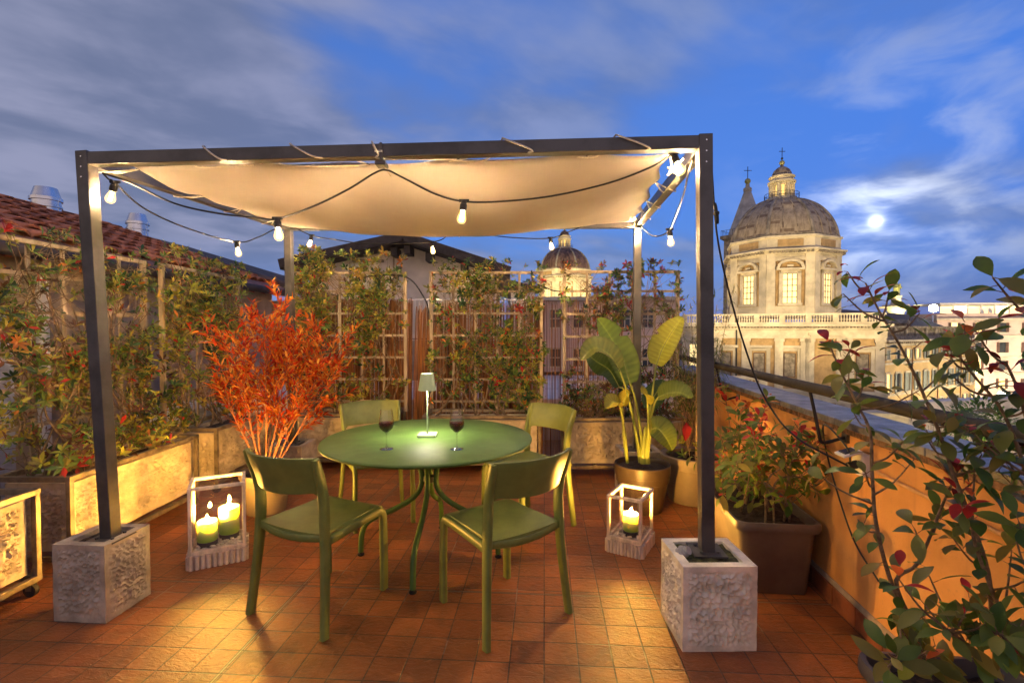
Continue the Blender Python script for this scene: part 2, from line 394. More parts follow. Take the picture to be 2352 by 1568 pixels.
skyc = g.mix(cov, base, ccol)
wisp = g.noise(g.mapping(d, (2.2, 2.2, 5.5), (0, R(-14), 0), (1.3, .2, 5.1)), 2.6, 5, .52, .4)
rt = g.step(X, .3, .62)
wc = g.m('MULTIPLY', g.m('MULTIPLY', g.step(wisp, .44, .74), rt), .42)
skyc = g.mix(wc, skyc, (.30, .34, .46))
dm = g.m('MAXIMUM', g.vm('DOT_PRODUCT', d, tuple(MOON)), 0)
halo = g.m('MULTIPLY', g.m('POWER', dm, 620), g.m('MULTIPLY_ADD', g.step(wisp, .36, .62), .62, .03))
core = g.m('POWER', dm, 26000)
wide = g.m('MULTIPLY', g.m('POWER', dm, 110), g.m('MULTIPLY', g.step(wisp, .44, .70), .30))
glow = g.m('ADD', g.m('ADD', halo, wide), g.m('MULTIPLY', core, 1.6))
skyc = g.mix(1, skyc, g.mix(1, (.80, .82, .80), g.comb(glow, glow, glow), 'MULTIPLY'), 'ADD')
skyc = g.mix(g.m('MULTIPLY', back, .50), skyc, (.90, .62, .40))      # warm band added to the unseen sky behind the camera, lights front faces
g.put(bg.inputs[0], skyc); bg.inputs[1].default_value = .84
sun = bpy.data.lights.new('moonlight', 'SUN'); so = bpy.data.objects.new('moonlight', sun); COL.objects.link(so)
sun.energy = .04; sun.angle = R(.5); sun.color = (.85, .9, 1); so.rotation_euler = (-MOON).to_track_quat('-Z', 'Y').to_euler()
mb = MB(); mb.ball(MOON * 9000, 9000 * 9 / 1127, 32)
obj('moon', mb, emat('moon_glow', (1, .97, .88), 2.2), smooth=180, label='blurred white full moon shining through thin clouds', cat='moon')
sc.view_settings.view_transform = 'Standard'; sc.view_settings.look = 'None'; sc.view_settings.exposure = .8; sc.view_settings.gamma = 1
cy = sc.cycles; cy.use_denoising = True; cy.max_bounces = 8; cy.diffuse_bounces = 4; cy.glossy_bounces = 4; cy.transmission_bounces = 8; cy.transparent_max_bounces = 16
cy.sample_clamp_indirect = 6; cy.caustics_reflective = False; cy.caustics_refractive = False

# ------------------------------------------------------------------ ground and terrace floor
STREET = -17.0
mb = MB(); mb.grid([[(-6000, -3000, STREET), (6000, -3000, STREET)], [(-6000, 9000, STREET), (6000, 9000, STREET)]])
obj('ground', mb, mat('street', (.14, .12, .10), .85, 0, .3, .05), kind='structure')
TA = R(-3.8)
fl = MB(); fl.grid([[(-6, -3, 0), (6, -3, 0)], [(-6, 9.5, 0), (6, 9.5, 0)]])
# the floor follows the parapet line on its right side
def WX(y, off=0): return 1.40 + .105 * y - off          # inner face of the parapet, off = distance inwards
poly = [(-4.15, -2.5), (WX(-2.5), -2.5), (WX(6.3), 6.3), (-4.15, 6.3)]
fl = MB(); Ri = Matrix.Rotation(-TA, 2)
fl.add([(*(Ri @ Vector(q)), 0) for q in poly], [(0, 1, 2, 3)])
f = obj('floor', fl, M['floor'], local=True, kind='structure'); f.rotation_euler = (0, 0, TA)
sl = MB(); sl.prism([(-4.15, -2.5, STREET), (WX(-2.5) + .2, -2.5, STREET), (WX(6.3) + .2, 6.3, STREET), (-4.15, 6.3, STREET)], (0, 0, 1), -STREET - .006)
obj('terrace_building', sl, M['plaster_orange'], label='orange rendered block that carries the tiled roof terrace', cat='building')

# ------------------------------------------------------------------ parapet, coping, skirting, handrail, socket
wd = Vector((.105, 1, 0)).normalized(); wn_ = Vector((-wd.y, wd.x, 0))
def WP(y, off=0, z=0):       # a point beside the parapet: y along it, off inwards, z up
    q = Vector((1.40 + .105 * y, y, z)) + wn_ * off; return q
t = thing('parapet_wall', 'orange plastered parapet wall on the right with slate coping', 'wall', WP(1.5, -.1))
mb = MB(); y0, y1 = -2.5, 6.2
mb.prism([WP(y0, 0), WP(y0, -.19), WP(y1, -.19), WP(y1, 0)], (0, 0, 1), .935); obj('plaster', mb, M['plaster_orange'], t)
mb = MB(); n = 80
for i in range(int((y1 - y0) / .62)):
    a, b = y0 + i * .62, y0 + i * .62 + .616
    mb.prism([WP(a, .035, .942), WP(a, -.225, .942), WP(b, -.225, .942), WP(b, .035, .942)], (0, 0, 1), .034)
obj('coping', mb, M['coping'], t, bevel=.004)
mb = MB(); mb.prism([WP(y0, .03, .915), WP(y0, .0, .915), WP(y1, .0, .915), WP(y1, .03, .915)], (0, 0, 1), .026); obj('drip_edge', mb, M['rust'], t)
mb = MB()
for i in range(int((y1 - y0) / .2)):
    a, b = y0 + i * .2 + .003, y0 + (i + 1) * .2 - .003
    mb.prism([WP(a, .010), WP(a, .0), WP(b, .0), WP(b, .010)], (0, 0, 1), .098)
obj('skirting', mb, mat('skirting_tile', (.24, .075, .032), .5, 0, .3, 7, .4, 60), t, bevel=.002)
mb = MB(); mb.prism([WP(y0, .005, .1), WP(y0, 0, .1), WP(y1, 0, .1), WP(y1, .005, .1)], (0, 0, 1), .03)
obj('mortar_band', mb, mat('grey_mortar', (.34, .27, .21), .9, 0, .2, 9, .3, 90), t)
t = thing('handrail', 'dark steel tube handrail on bent brackets above the parapet', 'railing', WP(2.4, .17))
mb = MB(); mb.tube([WP(-2.4, .17, 1.134), WP(6.1, .17, 1.134)], .026, 16); obj('rail', mb, M['rail'], t, smooth=60)
for y in (-.4, 1.0, 2.41, 3.9, 5.3):
    mb = MB(); mb.tube(catmull([WP(y, .175, 1.115), WP(y, .15, 1.0), WP(y, .128, .89), WP(y, .118, .864), WP(y, .095, .862), WP(y, .05, .876), WP(y, 0, .89)], 5), .008, 8)
    obj('bracket', mb, M['rail'], t, smooth=60)
    mb = MB(); mb.box(WP(y, .006, .89), (.012, .05, .05), math.atan2(wd.y, wd.x) - R(90)); obj('wall_plate', mb, M['post'], t)
# weatherproof socket, lid propped open
sp = WP(2.25, .02, .80); rz = math.atan2(wd.y, wd.x) - R(90)
t = thing('wall_socket', 'open weatherproof grey socket box on the orange wall with the light cable plugged in', 'socket', sp)
mb = MB(); mb.box(sp, (.045, .085, .10), rz); obj('back_box', mb, M['white'], t, bevel=.006)
mb = MB(); Rl = Matrix.Rotation(rz, 3, 'Z') @ Matrix.Rotation(R(-18), 3, 'Y')
mb.box(sp + wn_ * .06 + Vector((0, 0, .052)), (.085, .085, .012), M=Rl); obj('lid', mb, M['white'], t, bevel=.004)
mb = MB(); mb.box(sp + wn_ * .062 + Vector((0, 0, .060)), (.055, .055, .006), M=Rl); obj('lid_window', mb, M['black'], t)
mb = MB(); mb.tube([sp + wn_ * .02, sp + wn_ * .06 + Vector((0, 0, -.012))], .019, 14); obj('plug', mb, M['black'], t, smooth=60)
mb = MB(); mb.tube([WP(2.2, .006, .79), WP(1.2, .006, .76), WP(-.5, .006, .76)], .009, 8)
obj('conduit', mb, mat('conduit_paint', (.5, .26, .10), .7), smooth=60, label='thin conduit running along the orange wall from the socket box', cat='conduit')

# ------------------------------------------------------------------ pergola
FLb, FRb, BLb, BRb = Vector((-2.03, 2.46, .36)), Vector((.925, 2.31, .36)), Vector((-2.03, 4.53, .36)), Vector((1.10, 4.31, .36))
FLt, FRt, BLt, BRt = D(198, 350, 2.46), D(1617, 312, 2.31), D(662, 512, 4.53), D(1464, 506, 4.31)
PW = .062; side = Vector((math.cos(TA), math.sin(TA), 0))
pg = thing('pergola', 'dark grey square tube pergola frame over the round table', 'pergola', (-.5, 3.4, 0))
for b, tp in ((FLb, FLt), (FRb, FRt), (BLb, BLt), (BRb, BRt)):
    mb = MB(); mb.bar(b, tp, PW, PW, side); po = obj('post', mb, M['post'], pg, bevel=.003)
    mb = MB(); mb.box((b.x, b.y, .372), (.15, .15, .008), TA)
    for a in range(4): mb.tube([(b.x + .055 * math.cos(a * 1.571 + .785), b.y + .055 * math.sin(a * 1.571 + .785), z) for z in (.374, .386)], .008, 6)
    obj('base_plate', mb, M['post'], po)
    mb = MB()
    for k in range(3): mb.tube([tp + Vector((0, -PW / 2 - .002, -.03 - .05 * k)), tp + Vector((0, -PW / 2 + .002, -.03 - .05 * k))], .004, 6)
    for k in range(2): mb.tube([tp + Vector((PW / 2 - .002, .01, -.06 - .05 * k)), tp + Vector((PW / 2 + .003, .01, -.06 - .05 * k))], .005, 6)
    obj('bolt', mb, M['steel'], po)
up = Vector((0, 0, 1)); BD = Vector((0, 0, -PW / 2 - .006))
for a, b, w in ((FLt, FRt, 0), (BLt, BRt, 0), (FLt, BLt, 1), (FRt, BRt, 1)):
    dd = (b - a).normalized(); mb = MB(); mb.bar(a + dd * PW * .5 + BD, b - dd * PW * .5 + BD, PW - .004, PW, Vector((0, 1, 0)) if not w else Vector((1, 0, 0)))
    obj('beam', mb, M['post'], pg, bevel=.003)
hk = D(876, 372, 2.385)
mb = MB(); mb.box(hk + Vector((0, .005, -.012)), (.05, .07, .02)); mb.box(hk + Vector((.006, .0, .038)), (.014, .074, .086)); obj('centre_bracket', mb, M['post'], pg, bevel=.004)
sk = D(869, 347, 2.349); mb = MB(); mb.box(sk, (.036, .0015, .008), R(-3)); stick = obj('sticker', mb, M['white'], pg)
mb = MB()
for k in range(8): mb.box(sk + Vector((-.012 + k * .0034, -.0012, .0004)), (.0018, .0008, .0035 + .001 * (k % 3)), R(-3))
obj('print', mb, M['black'], stick)

# shade cloth slung under the beams
ts = thing('shade_sail', 'cream cloth awning slung and sagging under the pergola beams', 'awning', (-.5, 3.4, 2.2))
cA, cB, cC, cD = D(300, 379, 2.52), D(1545, 352, 2.40), D(672, 520, 4.42), D(1462, 508, 4.20)
rows = []; NU, NV = 60, 40
for j in range(NV + 1):
    v = j / NV; row = []
    for i in range(NU + 1):
        u = i / NU
        q = (cA * (1 - u) + cB * u) * (1 - v) + (cC * (1 - u) + cD * u) * v
        sag = .185 * math.sin(math.pi * min(1, v * 1.0)) ** .8 * (math.sin(math.pi * u) ** .55 * .75 + .25 * math.sin(math.pi * u))
        sag += .05 * math.sin(math.pi * u) * v                     # slack along the back hem
        sc_f = .012 * abs(math.sin(u * math.pi * 5)) * (1 - v) ** 4      # scallops between the eyelets
        sc_l = (.02 + .05 * math.exp(-((v - .22) / .12) ** 2)) * abs(math.sin(v * math.pi * 4)) * (1 - u) ** 8
        ed = .03 * math.sin(v * math.pi * 4) ** 2 * u ** 10
        rip = .010 * mnoise.noise(Vector((u * 5, v * 4, 1.3))) + .010 * mnoise.noise(Vector((u * 11 + v * 5, v * 3, 7.3))) + .006 * math.sin((u * 9 + v * 6)) * (1 - v) * u
        q = q + Vector((sc_l * .6 - ed, 0, -sag - sc_f - sc_l + rip)); row.append(q)
    rows.append(row)
mb = MB(); mb.slab(rows, .0016); obj('cloth', mb, M['cloth'], ts, smooth=180)
cord = []; eye = []
class _C:
    def tube(s, *a): m_ = MB(); m_.tube(*a); cord.append(m_)
cordt = _C()
BU = lambda u, dz=0: FLt.lerp(FRt, u) + Vector((0, 0, dz))
def hitch(u0, u1, uc):       # a cord from a front eyelet up round the beam and along it
    e = rows[0][int(uc * NU)] + Vector((0, 0, -.005)); a = BU(u0)
    cordt.tube(catmull([e, e + (BU(u1) - e) * .5 + Vector((0, -.012, -.012)), BU(u1) + Vector((0, -.036, -.066)), BU(u0) + Vector((0, -.037, -.005)), BU(u0 - .006) + Vector((0, 0, .004)), BU(u0 - .03) + Vector((0, .037, -.07)), e + Vector((-.05, .02, .0))], 6), .0042, 6)
    eye.append(e)
for u0, u1, uc in ((.208, .238, .265), (.352, .392, .455), (.692, .735, .62), (.868, .915, .86)): hitch(u0, u1, uc)
cordt.tube(catmull([BU(.478) + Vector((0, .02, .004)), BU(.482) + Vector((0, -.036, 0)), BU(.492) + Vector((0, -.038, -.06)), BU(.497) + Vector((0, -.02, -.075)), rows[0][37] + Vector((0, 0, -.003))], 5), .0042, 6); eye.append(rows[0][37])
BL_ = lambda t_, dz=0: FLt.lerp(BLt, t_) + Vector((0, 0, dz)); BRr = lambda t_, dz=0: FRt.lerp(BRt, t_) + Vector((0, 0, dz))
for k, vv in enumerate((.03, .3, .55, .8)):
    e = rows[int(vv * NV)][0]; cordt.tube(catmull([e, BL_(vv + .03, -.07) + Vector((.03, 0, 0)), BL_(vv + .03, .004), BL_(vv + .02, -.07) + Vector((-.04, 0, 0)), e], 5), .0042, 6); eye.append(e)
for vv in (.32, .55, .75, .93):
    e = rows[int(vv * NV)][NU]; cordt.tube(catmull([e, BRr(vv + .06, -.07) + Vector((-.03, 0, 0)), BRr(vv + .06, .004), BRr(vv + .05, -.07) + Vector((.04, 0, 0)), e], 5), .0042, 6); eye.append(e)
kn = D(1548, 392, 2.42)         # knotted slack at the front right corner
pts = [rows[1][NU]] + [kn + Vector((.03 * math.sin(i * 2.1), .02 * math.cos(i * 1.7), .018 * math.sin(i * 3.3))) for i in range(12)] + [FRt + Vector((-.06, .1, -.07))]
cordt.tube(catmull(pts, 5), .005, 6)
cm_ = mat('white_cord', (.66, .60, .50), .8, 0, .15, 60, .4, 300)
for c_ in cord: obj('cord', c_, cm_, ts, smooth=60)
for e in eye:
    mb = MB(); mb.lathe([(.005, -.002), (.010, -.002), (.010, .002), (.005, .002), (.005, -.002)], 12, e); obj('eyelet', mb, M['steel'], ts, smooth=40)

# ------------------------------------------------------------------ string lights
sl = thing('string_light', 'black festoon cable with glowing bulbs swagged round the pergola', 'string lights', (-.5, 3.4, 2.0))
cab = MB()
def cable(pts): cab.tube(catmull(pts, 8), .0048, 7)
cFL = D(236, 398, 2.5); hookf = D(888, 391, 2.36); cFR = D(1575, 350, 2.36)
b1, b2, b3, b4, b5 = D(264, 420, 2.5), D(543, 556, 3.62), D(637, 503, 2.42), D(716, 541, 4.42), D(991, 556, 4.37)
b6, b7, b8, b9, b10 = D(1264, 547, 4.33), D(1469, 513, 4.18), D(1538, 528, 3.2), D(1546, 354, 2.36), D(1066, 463, 2.38)
cable([cFL, D(250, 412, 2.5), b1, D(330, 478, 2.75), D(430, 524, 3.1), b2, D(590, 546, 3.95), D(630, 527, 4.3), D(662, 520, 4.48)])
cable([cFL, D(300, 420, 2.48), D(400, 467, 2.45), D(500, 490, 2.43), D(590, 500, 2.42), b3, D(720, 474, 2.4), D(800, 435, 2.38), D(860, 398, 2.36), hookf, D(925, 408, 2.36), D(1000, 446, 2.38), b10, D(1150, 463, 2.4), D(1270, 450, 2.4), D(1400, 420, 2.38), D(1500, 382, 2.36), b9, cFR])
cable([D(668, 518, 4.46), b4, D(760, 549, 4.42), D(850, 560, 4.4), b5, D(1030, 540, 4.38), D(1053, 531, 4.37), D(1100, 537, 4.36), D(1180, 546, 4.34), b6, D(1310, 531, 4.32), D(1335, 521, 4.3)])
cable([b7, D(1480, 527, 4.0), D(1497, 541, 3.7), D(1518, 541, 3.4), b8, D(1555, 490, 2.95), D(1572, 440, 2.6), D(1580, 402, 2.42), D(1590, 370, 2.38)])
obj('cable', cab, M['black'], sl, smooth=60)
mb = MB(); mb.tube([hk + Vector((.006, 0, -.02)), hookf + Vector((0, 0, .004))], .003, 6); mb.tube([hookf, hookf + Vector((.02, 0, -.03))], .002, 5)
mb.tube([D(1053, 524, 4.37), D(1053, 534, 4.37), D(1055, 545, 4.37)], .004, 5); obj('tie', mb, M['wood'], sl)
for top, tip in ((b1, (252, 462, 2.5)), (b2, (549, 588, 3.62)), (b3, (641, 549, 2.42)), (b4, (711, 561, 4.42)), (b5, (995, 580, 4.37)), (b6, (1268, 574, 4.33)), (b7, (1463, 544, 4.18)), (b8, (1542, 571, 3.2)), (b9, (1567, 399, 2.36)), (b10, (1059, 511, 2.38))):
    dd = (D(*tip) - top).normalized(); Mx = dd.to_track_quat('Z', 'Y').to_matrix()
    s_ = MB(); s_.lathe([(.0, -.006), (.012, -.006), (.014, .0), (.0135, .012), (.017, .014), (.0175, .034), (.0155, .044), (0, .044)], 14, top, Mx)
    s_.tube([top + Vector((-.024, 0, .004)), top + Vector((.024, 0, .004))], .0075, 8)
    soc = obj('socket', s_, M['black'], sl, smooth=40)
    s_ = MB(); s_.lathe([(.0125, .0445), (.0135, .052), (.0185, .066), (.0222, .080), (.0222, .089), (.0185, .099), (.0105, .106), (.0, .108)], 16, top, Mx)
    bl_ = obj('bulb', s_, M['envelope'], soc, smooth=180)
    s_ = MB()
    for k in range(4):
        o2 = Mx @ Vector((.006 * math.cos(k * 1.571), .006 * math.sin(k * 1.571), 0)); s_.tube([top + Mx @ Vector((0, 0, .052)) + o2 * .5, top + Mx @ Vector((0, 0, .092)) + o2], .0018, 5)
    obj('filament', s_, M['bulb'], bl_)
# supply lead from the front right post to the socket
lead = [D(1634, 372, 2.33), D(1637, 420, 2.34), D(1641, 480, 2.35), D(1647, 540, 2.36), D(1660, 610, 2.38), D(1685, 710, 2.42), D(1712, 800, 2.45), D(1745, 890, 2.45), D(1790, 965, 2.42), D(1840, 1012, 2.38), D(1900, 1045, 2.32), sp + wn_ * .055 + Vector((0, 0, -.012))]
t = thing('supply_cable', 'black power cable hanging from the front right post to the wall socket', 'cable', (1.2, 2.36, .8))
mb = MB(); mb.tube(catmull(lead, 8), .0048, 8); obj('lead', mb, M['black'], t, smooth=60)
mb = MB(); Mx = (D(1648, 515, 2.355) - D(1642, 468, 2.348)).normalized().to_track_quat('Z', 'Y').to_matrix()
mb.lathe([(.006, 0), (.009, .02), (.009, .04), (.015, .043), (.015, .055), (.011, .058), (.009, .085), (.006, .1)], 12, D(1642, 466, 2.348), Mx); obj('connector', mb, M['black'], t, smooth=40)
mb = MB(); q = sp + wn_ * .05
mb.tube(catmull([q, q + wn_ * .03 + Vector((0, -.02, .08)), q + wn_ * .06 + Vector((0, .1, .16)), WP(2.5, .03, .72), WP(2.28, .04, .45), WP(2.1, .03, .33)], 8), .004, 6)
obj('loose_cable', mb, M['black'], smooth=60, label='thin dark cable looping from the socket box down the orange wall', cat='cable')
# ------------------------------------------------------------------ rough cast-stone boxes
def panel(mb, o, ux, uz, w, h, n, border, depth, seed, freq=36):
    """one face with a smooth border and a hammered field standing out of it"""
    o, ux, uz = Vector(o), Vector(ux).normalized(), Vector(uz).normalized(); nn = ux.cross(uz)
    nx, nz = max(2, int(w / n)), max(2, int(h / n)); rows = []
    for j in range(nz + 1):
        r = []
        for i in range(nx + 1):
            x, z = w * i / nx, h * j / nz; e = min(x, w - x, z, h - z)
            k = max(0, min(1, (e - border) / .006)) if border < min(w, h) / 2 else 0
            q = Vector((x * freq + seed * 7, z * freq, seed))
            a = (1 - abs(mnoise.noise(q)) * 1.5) ** 3 * .8 + .45 * mnoise.noise(q * 2.3) + .35 * mnoise.noise(q * .45)
            wp = o + ux * x + uz * z; r.append(wp + mnoise.noise_vector(wp * 16) * .0022 + mnoise.noise_vector(wp * 70) * .0009 + nn * (k * depth * 1.5 * (a - .35) + (.0015 * mnoise.noise(q * .6 + Vector((5, 5, 5))) if 0 < i < nx and 0 < j < nz else 0)))
        rows.append(r)
    mb.grid(rows)
def soil_grid(x0, x1, y0, y1, z, rz, c, amp=.012, n=.02):
    mb = MB(); Rz = Matrix.Rotation(rz, 3, 'Z'); nx, ny = max(3, int((x1 - x0) / n)), max(3, int((y1 - y0) / n)); rows = []
    for j in range(ny + 1):
        rows.append([Rz @ Vector((x0 + (x1 - x0) * i / nx, y0 + (y1 - y0) * j / ny, z + amp * mnoise.noise(Vector((c[0] * 3 + i * .45, c[1] * 3 + j * .45, 2))))) + Vector((c[0], c[1], 0)) for i in range(nx + 1)])
    mb.grid(rows); return mb
def stone_box(parent, name, c, w, d, z0, z1, rz, wall, material, n=.009, border=.035, depth=.012, seed=1, soil=.05, soilmat=None, front_only=False):
    Rz = Matrix.Rotation(rz, 3, 'Z'); c = Vector((c[0], c[1], 0)); L = lambda x, y, z: Rz @ Vector((x, y, z)) + c
    mb = MB(); h = z1 - z0; hw, hd = w / 2, d / 2; X, Y, Zv = Rz @ Vector((1, 0, 0)), Rz @ Vector((0, 1, 0)), Vector((0, 0, 1))
    panel(mb, L(-hw, -hd, z0), X, Zv, w, h, n, border, depth, seed)
    panel(mb, L(hw, -hd, z0), Y, Zv, d, h, n, border, depth, seed + 1)
    nb = .08 if front_only else n
    panel(mb, L(hw, hd, z0), -X, Zv, w, h, nb, border, depth, seed + 2); panel(mb, L(-hw, hd, z0), -Y, Zv, d, h, n, border, depth, seed + 3)
    a, b = hw - wall, hd - wall; O = [(-hw, -hd), (hw, -hd), (hw, hd), (-hw, hd)]; I = [(-a, -b), (a, -b), (a, b), (-a, b)]
    for i in range(4):
        j = (i + 1) % 4
        mb.add([L(*O[i], z1), L(*O[j], z1), L(*I[j], z1), L(*I[i], z1)], [(0, 1, 2, 3)])
        mb.add([L(*I[i], z1), L(*I[j], z1), L(*I[j], z1 - soil - .03), L(*I[i], z1 - soil - .03)], [(0, 1, 2, 3)])
    mb.add([L(*q, z0) for q in O], [(3, 2, 1, 0)])
    ms = obj(name, mb, material, parent, smooth=50)
    obj('soil', soil_grid(-a, a, -b, b, z1 - soil, rz, c), soilmat or M['soil'], parent, smooth=180)
    return ms
for nm, lb, c, w, d, rz, sd, mt, sm in (
    ('front_left', 'rough cream concrete base block at the front left pergola post', (-2.09, 2.485), .27, .27, R(-4), 3, M['concrete'], None),
    ('front_right', 'pale concrete base block with mossy soil at the front right post', (.915, 2.285), .33, .30, R(1), 11, M['concrete_pale'], M['moss']),
    ('back_left', 'concrete base block of the pergola post behind the orange maple', (-2.03, 4.52), .31, .31, R(-2), 19, M['concrete'], None),
    ('back_right', 'concrete base block half hidden behind the banana plant pot', (1.11, 4.30), .34, .31, R(0), 27, M['concrete'], None)):
    t = thing('base_block', lb, 'concrete block', (c[0], c[1], 0), group='concrete blocks under the pergola posts')
    stone_box(t, 'block', c, w, d, 0, .378, rz, .042, mt, .0050 if 'front' in nm else .011, .026, .011, sd, .022 if nm != 'front_right' else .016, sm)
fp = G(1570, 1272, .37); t = thing('pipe_fitting', 'grey plastic pipe fitting lying in the soil of the front right block', 'fitting', fp)
mb = MB(); Mx = Vector((.5, -.5, .4)).normalized().to_track_quat('Z', 'Y').to_matrix()
mb.lathe([(.016, -.03), (.022, -.03), (.022, -.012), (.026, -.010), (.026, .012), (.02, .014), (.02, .03), (.013, .03)], 14, fp + Vector((0, 0, .012)), Mx); obj('body', mb, M['grey_plastic'], t, smooth=40)
mb = MB(); mb.lathe([(.027, -.012), (.030, -.010), (.030, .0), (.027, .002)], 8, fp + Vector((0, 0, .012)), Mx); obj('nut', mb, M['grey_plastic'], t)

# ------------------------------------------------------------------ framed troughs
def trough(label, c, w, d, rz, seed, n=.011, top=.57, mt=None):
    """w along the front; local -y is the front"""
    t = thing('planter_trough', label, 'planter', (c[0], c[1], 0), group='framed concrete planter troughs')
    Rz = Matrix.Rotation(rz, 3, 'Z'); cc = Vector((c[0], c[1], 0)); L = lambda x, y, z: Rz @ Vector((x, y, z)) + cc
    stone_box(t, 'trough', c, w - .085, d - .08, .12, top - .05, rz, .035, mt or M['concrete'], n, .03, .016, seed, .03)
    hw, hd, b = w / 2 - .015, d / 2 - .015, .03; mb = MB(); X, Y = Rz @ Vector((1, 0, 0)), Rz @ Vector((0, 1, 0)); Zv = Vector((0, 0, 1))
    for z in (top - .015, .09):
        for sy in (-1, 1): mb.bar(L(-hw - .015, sy * hd, z), L(hw + .015, sy * hd, z), b, b, Y)
        for sx in (-1, 1): mb.bar(L(sx * hw, -hd + .015, z), L(sx * hw, hd - .015, z), b, b, X)
    for sx in (-1, 1):
        for sy in (-1, 1): mb.bar(L(sx * hw, sy * hd, .105), L(sx * hw, sy * hd, top - .03), b - .002, b - .002, X)
    for k in (-.25, .25): mb.bar(L(k * w, -hd, .108), L(k * w, hd, .108), .03, .012, X)
    obj('frame', mb, M['iron'], t, bevel=.002)
    for sx in (-1, 1):
        for sy in (-1, 1):
            mb = MB(); q = L(sx * (hw - .02), sy * (hd - .015), .034); mb.tube([q - X * .012, q + X * .012], .034, 14)
            w_ = obj('caster', mb, M['black'], t, smooth=40)
            mb = MB(); mb.box(q + Vector((0, 0, .040)), (.036, .05, .006), rz)
            for k in (-1, 1): mb.bar(q + X * (k * .016), q + X * (k * .016) + Vector((0, 0, .04)), .003, .03, X)
            obj('fork', mb, M['iron'], w_)
    return t
NEG = R(90)
trough('cream trough at the left edge of the terrace, nearest the camera', (-2.765, 2.02), 1.20, .46, NEG, 40, .008)
trough('long cream trough lit yellow by the candle lantern, behind the front left post', (-2.78, 3.395), 1.17, .46, NEG, 50, .008)
trough('cream trough behind the orange maple, last along the left wall', (-2.78, 4.79), 1.14, .46, NEG, 60, .012)
trough('cream trough on the back row behind the back left chair', (-1.76, 5.17), 1.18, .42, 0, 70, .014)
trough('cream trough on the back row behind the table lamp', (-.30, 5.06), 1.18, .46, 0, 80, .014)
trough('pale pink trough on the back row behind the banana plant', (1.105, 4.92), 1.19, .42, 0, 90, .012)

# ------------------------------------------------------------------ trellises
TRE = []
def trellis(label, p, ux, ncell, z0, z1, cell=.236):
    p, ux = Vector((p[0], p[1], 0)), Vector(ux).normalized(); w = ncell * cell; nn = Vector((-ux.y, ux.x, 0))
    t = thing('trellis', label, 'trellis', p + ux * w / 2 + Vector((0, 0, z0)), group='weathered square trellises')
    mb = MB(); P = lambda x, z, o=0: p + ux * x + nn * o + Vector((0, 0, z))
    mb.bar(P(-.02, z1), P(w + .02, z1), .038, .028, nn); mb.bar(P(-.02, z0), P(w + .02, z0), .038, .028, nn)
    for x in (0, w): mb.bar(P(x, z0 + .014), P(x, z1 - .014), .034, .034, ux)
    obj('frame', mb, M['wood'], t, bevel=.002)
    for i in range(1, ncell):
        mb = MB(); mb.bar(P(i * cell, z0 + .014, .006), P(i * cell, z1 - .014, .006), .024, .012, ux); obj('upright_lath', mb, M['wood'], t)
    z = z1 - .20
    while z > z0 + .08:
        mb = MB(); mb.bar(P(.017, z, -.0065), P(w - .017, z, -.0065), .012, .024, nn); obj('cross_lath', mb, M['wood'], t); z -= cell
    TRE.append((p, ux, w, nn, z0, z1))
trellis('weathered trellis along the left wall behind the front left post', (-3.0, 2.82), (0, 1, 0), 5, .55, 1.965)
trellis('weathered trellis along the left wall behind the orange maple', (-3.0, 4.21), (0, 1, 0), 5, .55, 1.975)
trellis('weathered trellis on the back row, nearest the left wall', (-2.33, 5.30), (1, 0, 0), 5, .55, 2.03)
trellis('weathered trellis on the back row, directly behind the table lamp', (-.865, 5.27), (1, 0, 0), 5, .55, 2.03)
trellis('weathered trellis on the back row behind the banana plant', (.545, 5.12), (1, 0, 0), 5, .55, 2.02)
mb = MB(); mb.tube(catmull([D(818, 660, 5.28), D(830, 640, 5.3), D(870, 632, 5.28), D(922, 634, 5.28), D(950, 648, 5.3), D(975, 685, 5.32), D(983, 705, 5.35), D(986, 730, 5.36)], 6), .008, 7)
obj('irrigation_hose', mb, M['black'], smooth=60, label='black irrigation hose arching between the two back trellises', cat='hose')
mb = MB(); mb.tube(catmull([D(1200, 646, 5.3), D(1240, 655, 5.25), D(1275, 668, 5.2), D(1330, 668, 5.14), D(1370, 650, 5.12)], 6), .006, 6)
obj('irrigation_hose', mb, M['black'], smooth=60, label='black hose strung between the lamp trellis and the banana trellis', cat='hose')

# ------------------------------------------------------------------ reed screen
def reeds(label, x0, x1, y, z0, z1, gap, lean=0, seed=1, y2=None):
    r = random.Random(seed); t = thing('reed_screen', label, 'reed screen', ((x0 + x1) / 2, y, z0), group='dry reed screens')
    mb = MB(); x = x0
    while x < x1:
        k = (x - x0) / (x1 - x0); yy = y + ((y2 or y) - y) * k; a = r.uniform(.0035, .0058); h = z1 + r.uniform(-.035, .03); l = lean + r.uniform(-.014, .014)
        mid = Vector((x + l * .5 + r.uniform(-.004, .004), yy + r.uniform(-.006, .006), (z0 + h) / 2))
        mb.tube([(x, yy, z0), mid, (x + l, yy, h)], [a, a, a * .8], 4, cap=False); x += gap * r.uniform(.7, 1.3)
    obj('reed_mat', mb, M['reed'], t, smooth=80)
    if gap < .01:                                        # a second layer rolled behind the first
        mb = MB(); x = x0 + gap * .5
        while x < x1:
            h = z1 + r.uniform(-.05, .01); l = lean + r.uniform(-.02, .02); a = r.uniform(.004, .0058); mb.tube([(x, y + .03, z0), (x + l, y + .03, h)], [a, a * .8], 4, cap=False); x += gap * r.uniform(.8, 1.4)
        obj('reed_backing', mb, M['reed'], t, smooth=80)
    mb = MB()
    for z in (z0 + .3, z0 + .75, z0 + 1.2): mb.tube([(x0, y - .008, z), (x1, (y2 or y) - .008, z)], .0015, 4)
    obj('binding_wire', mb, M['reed'], t)
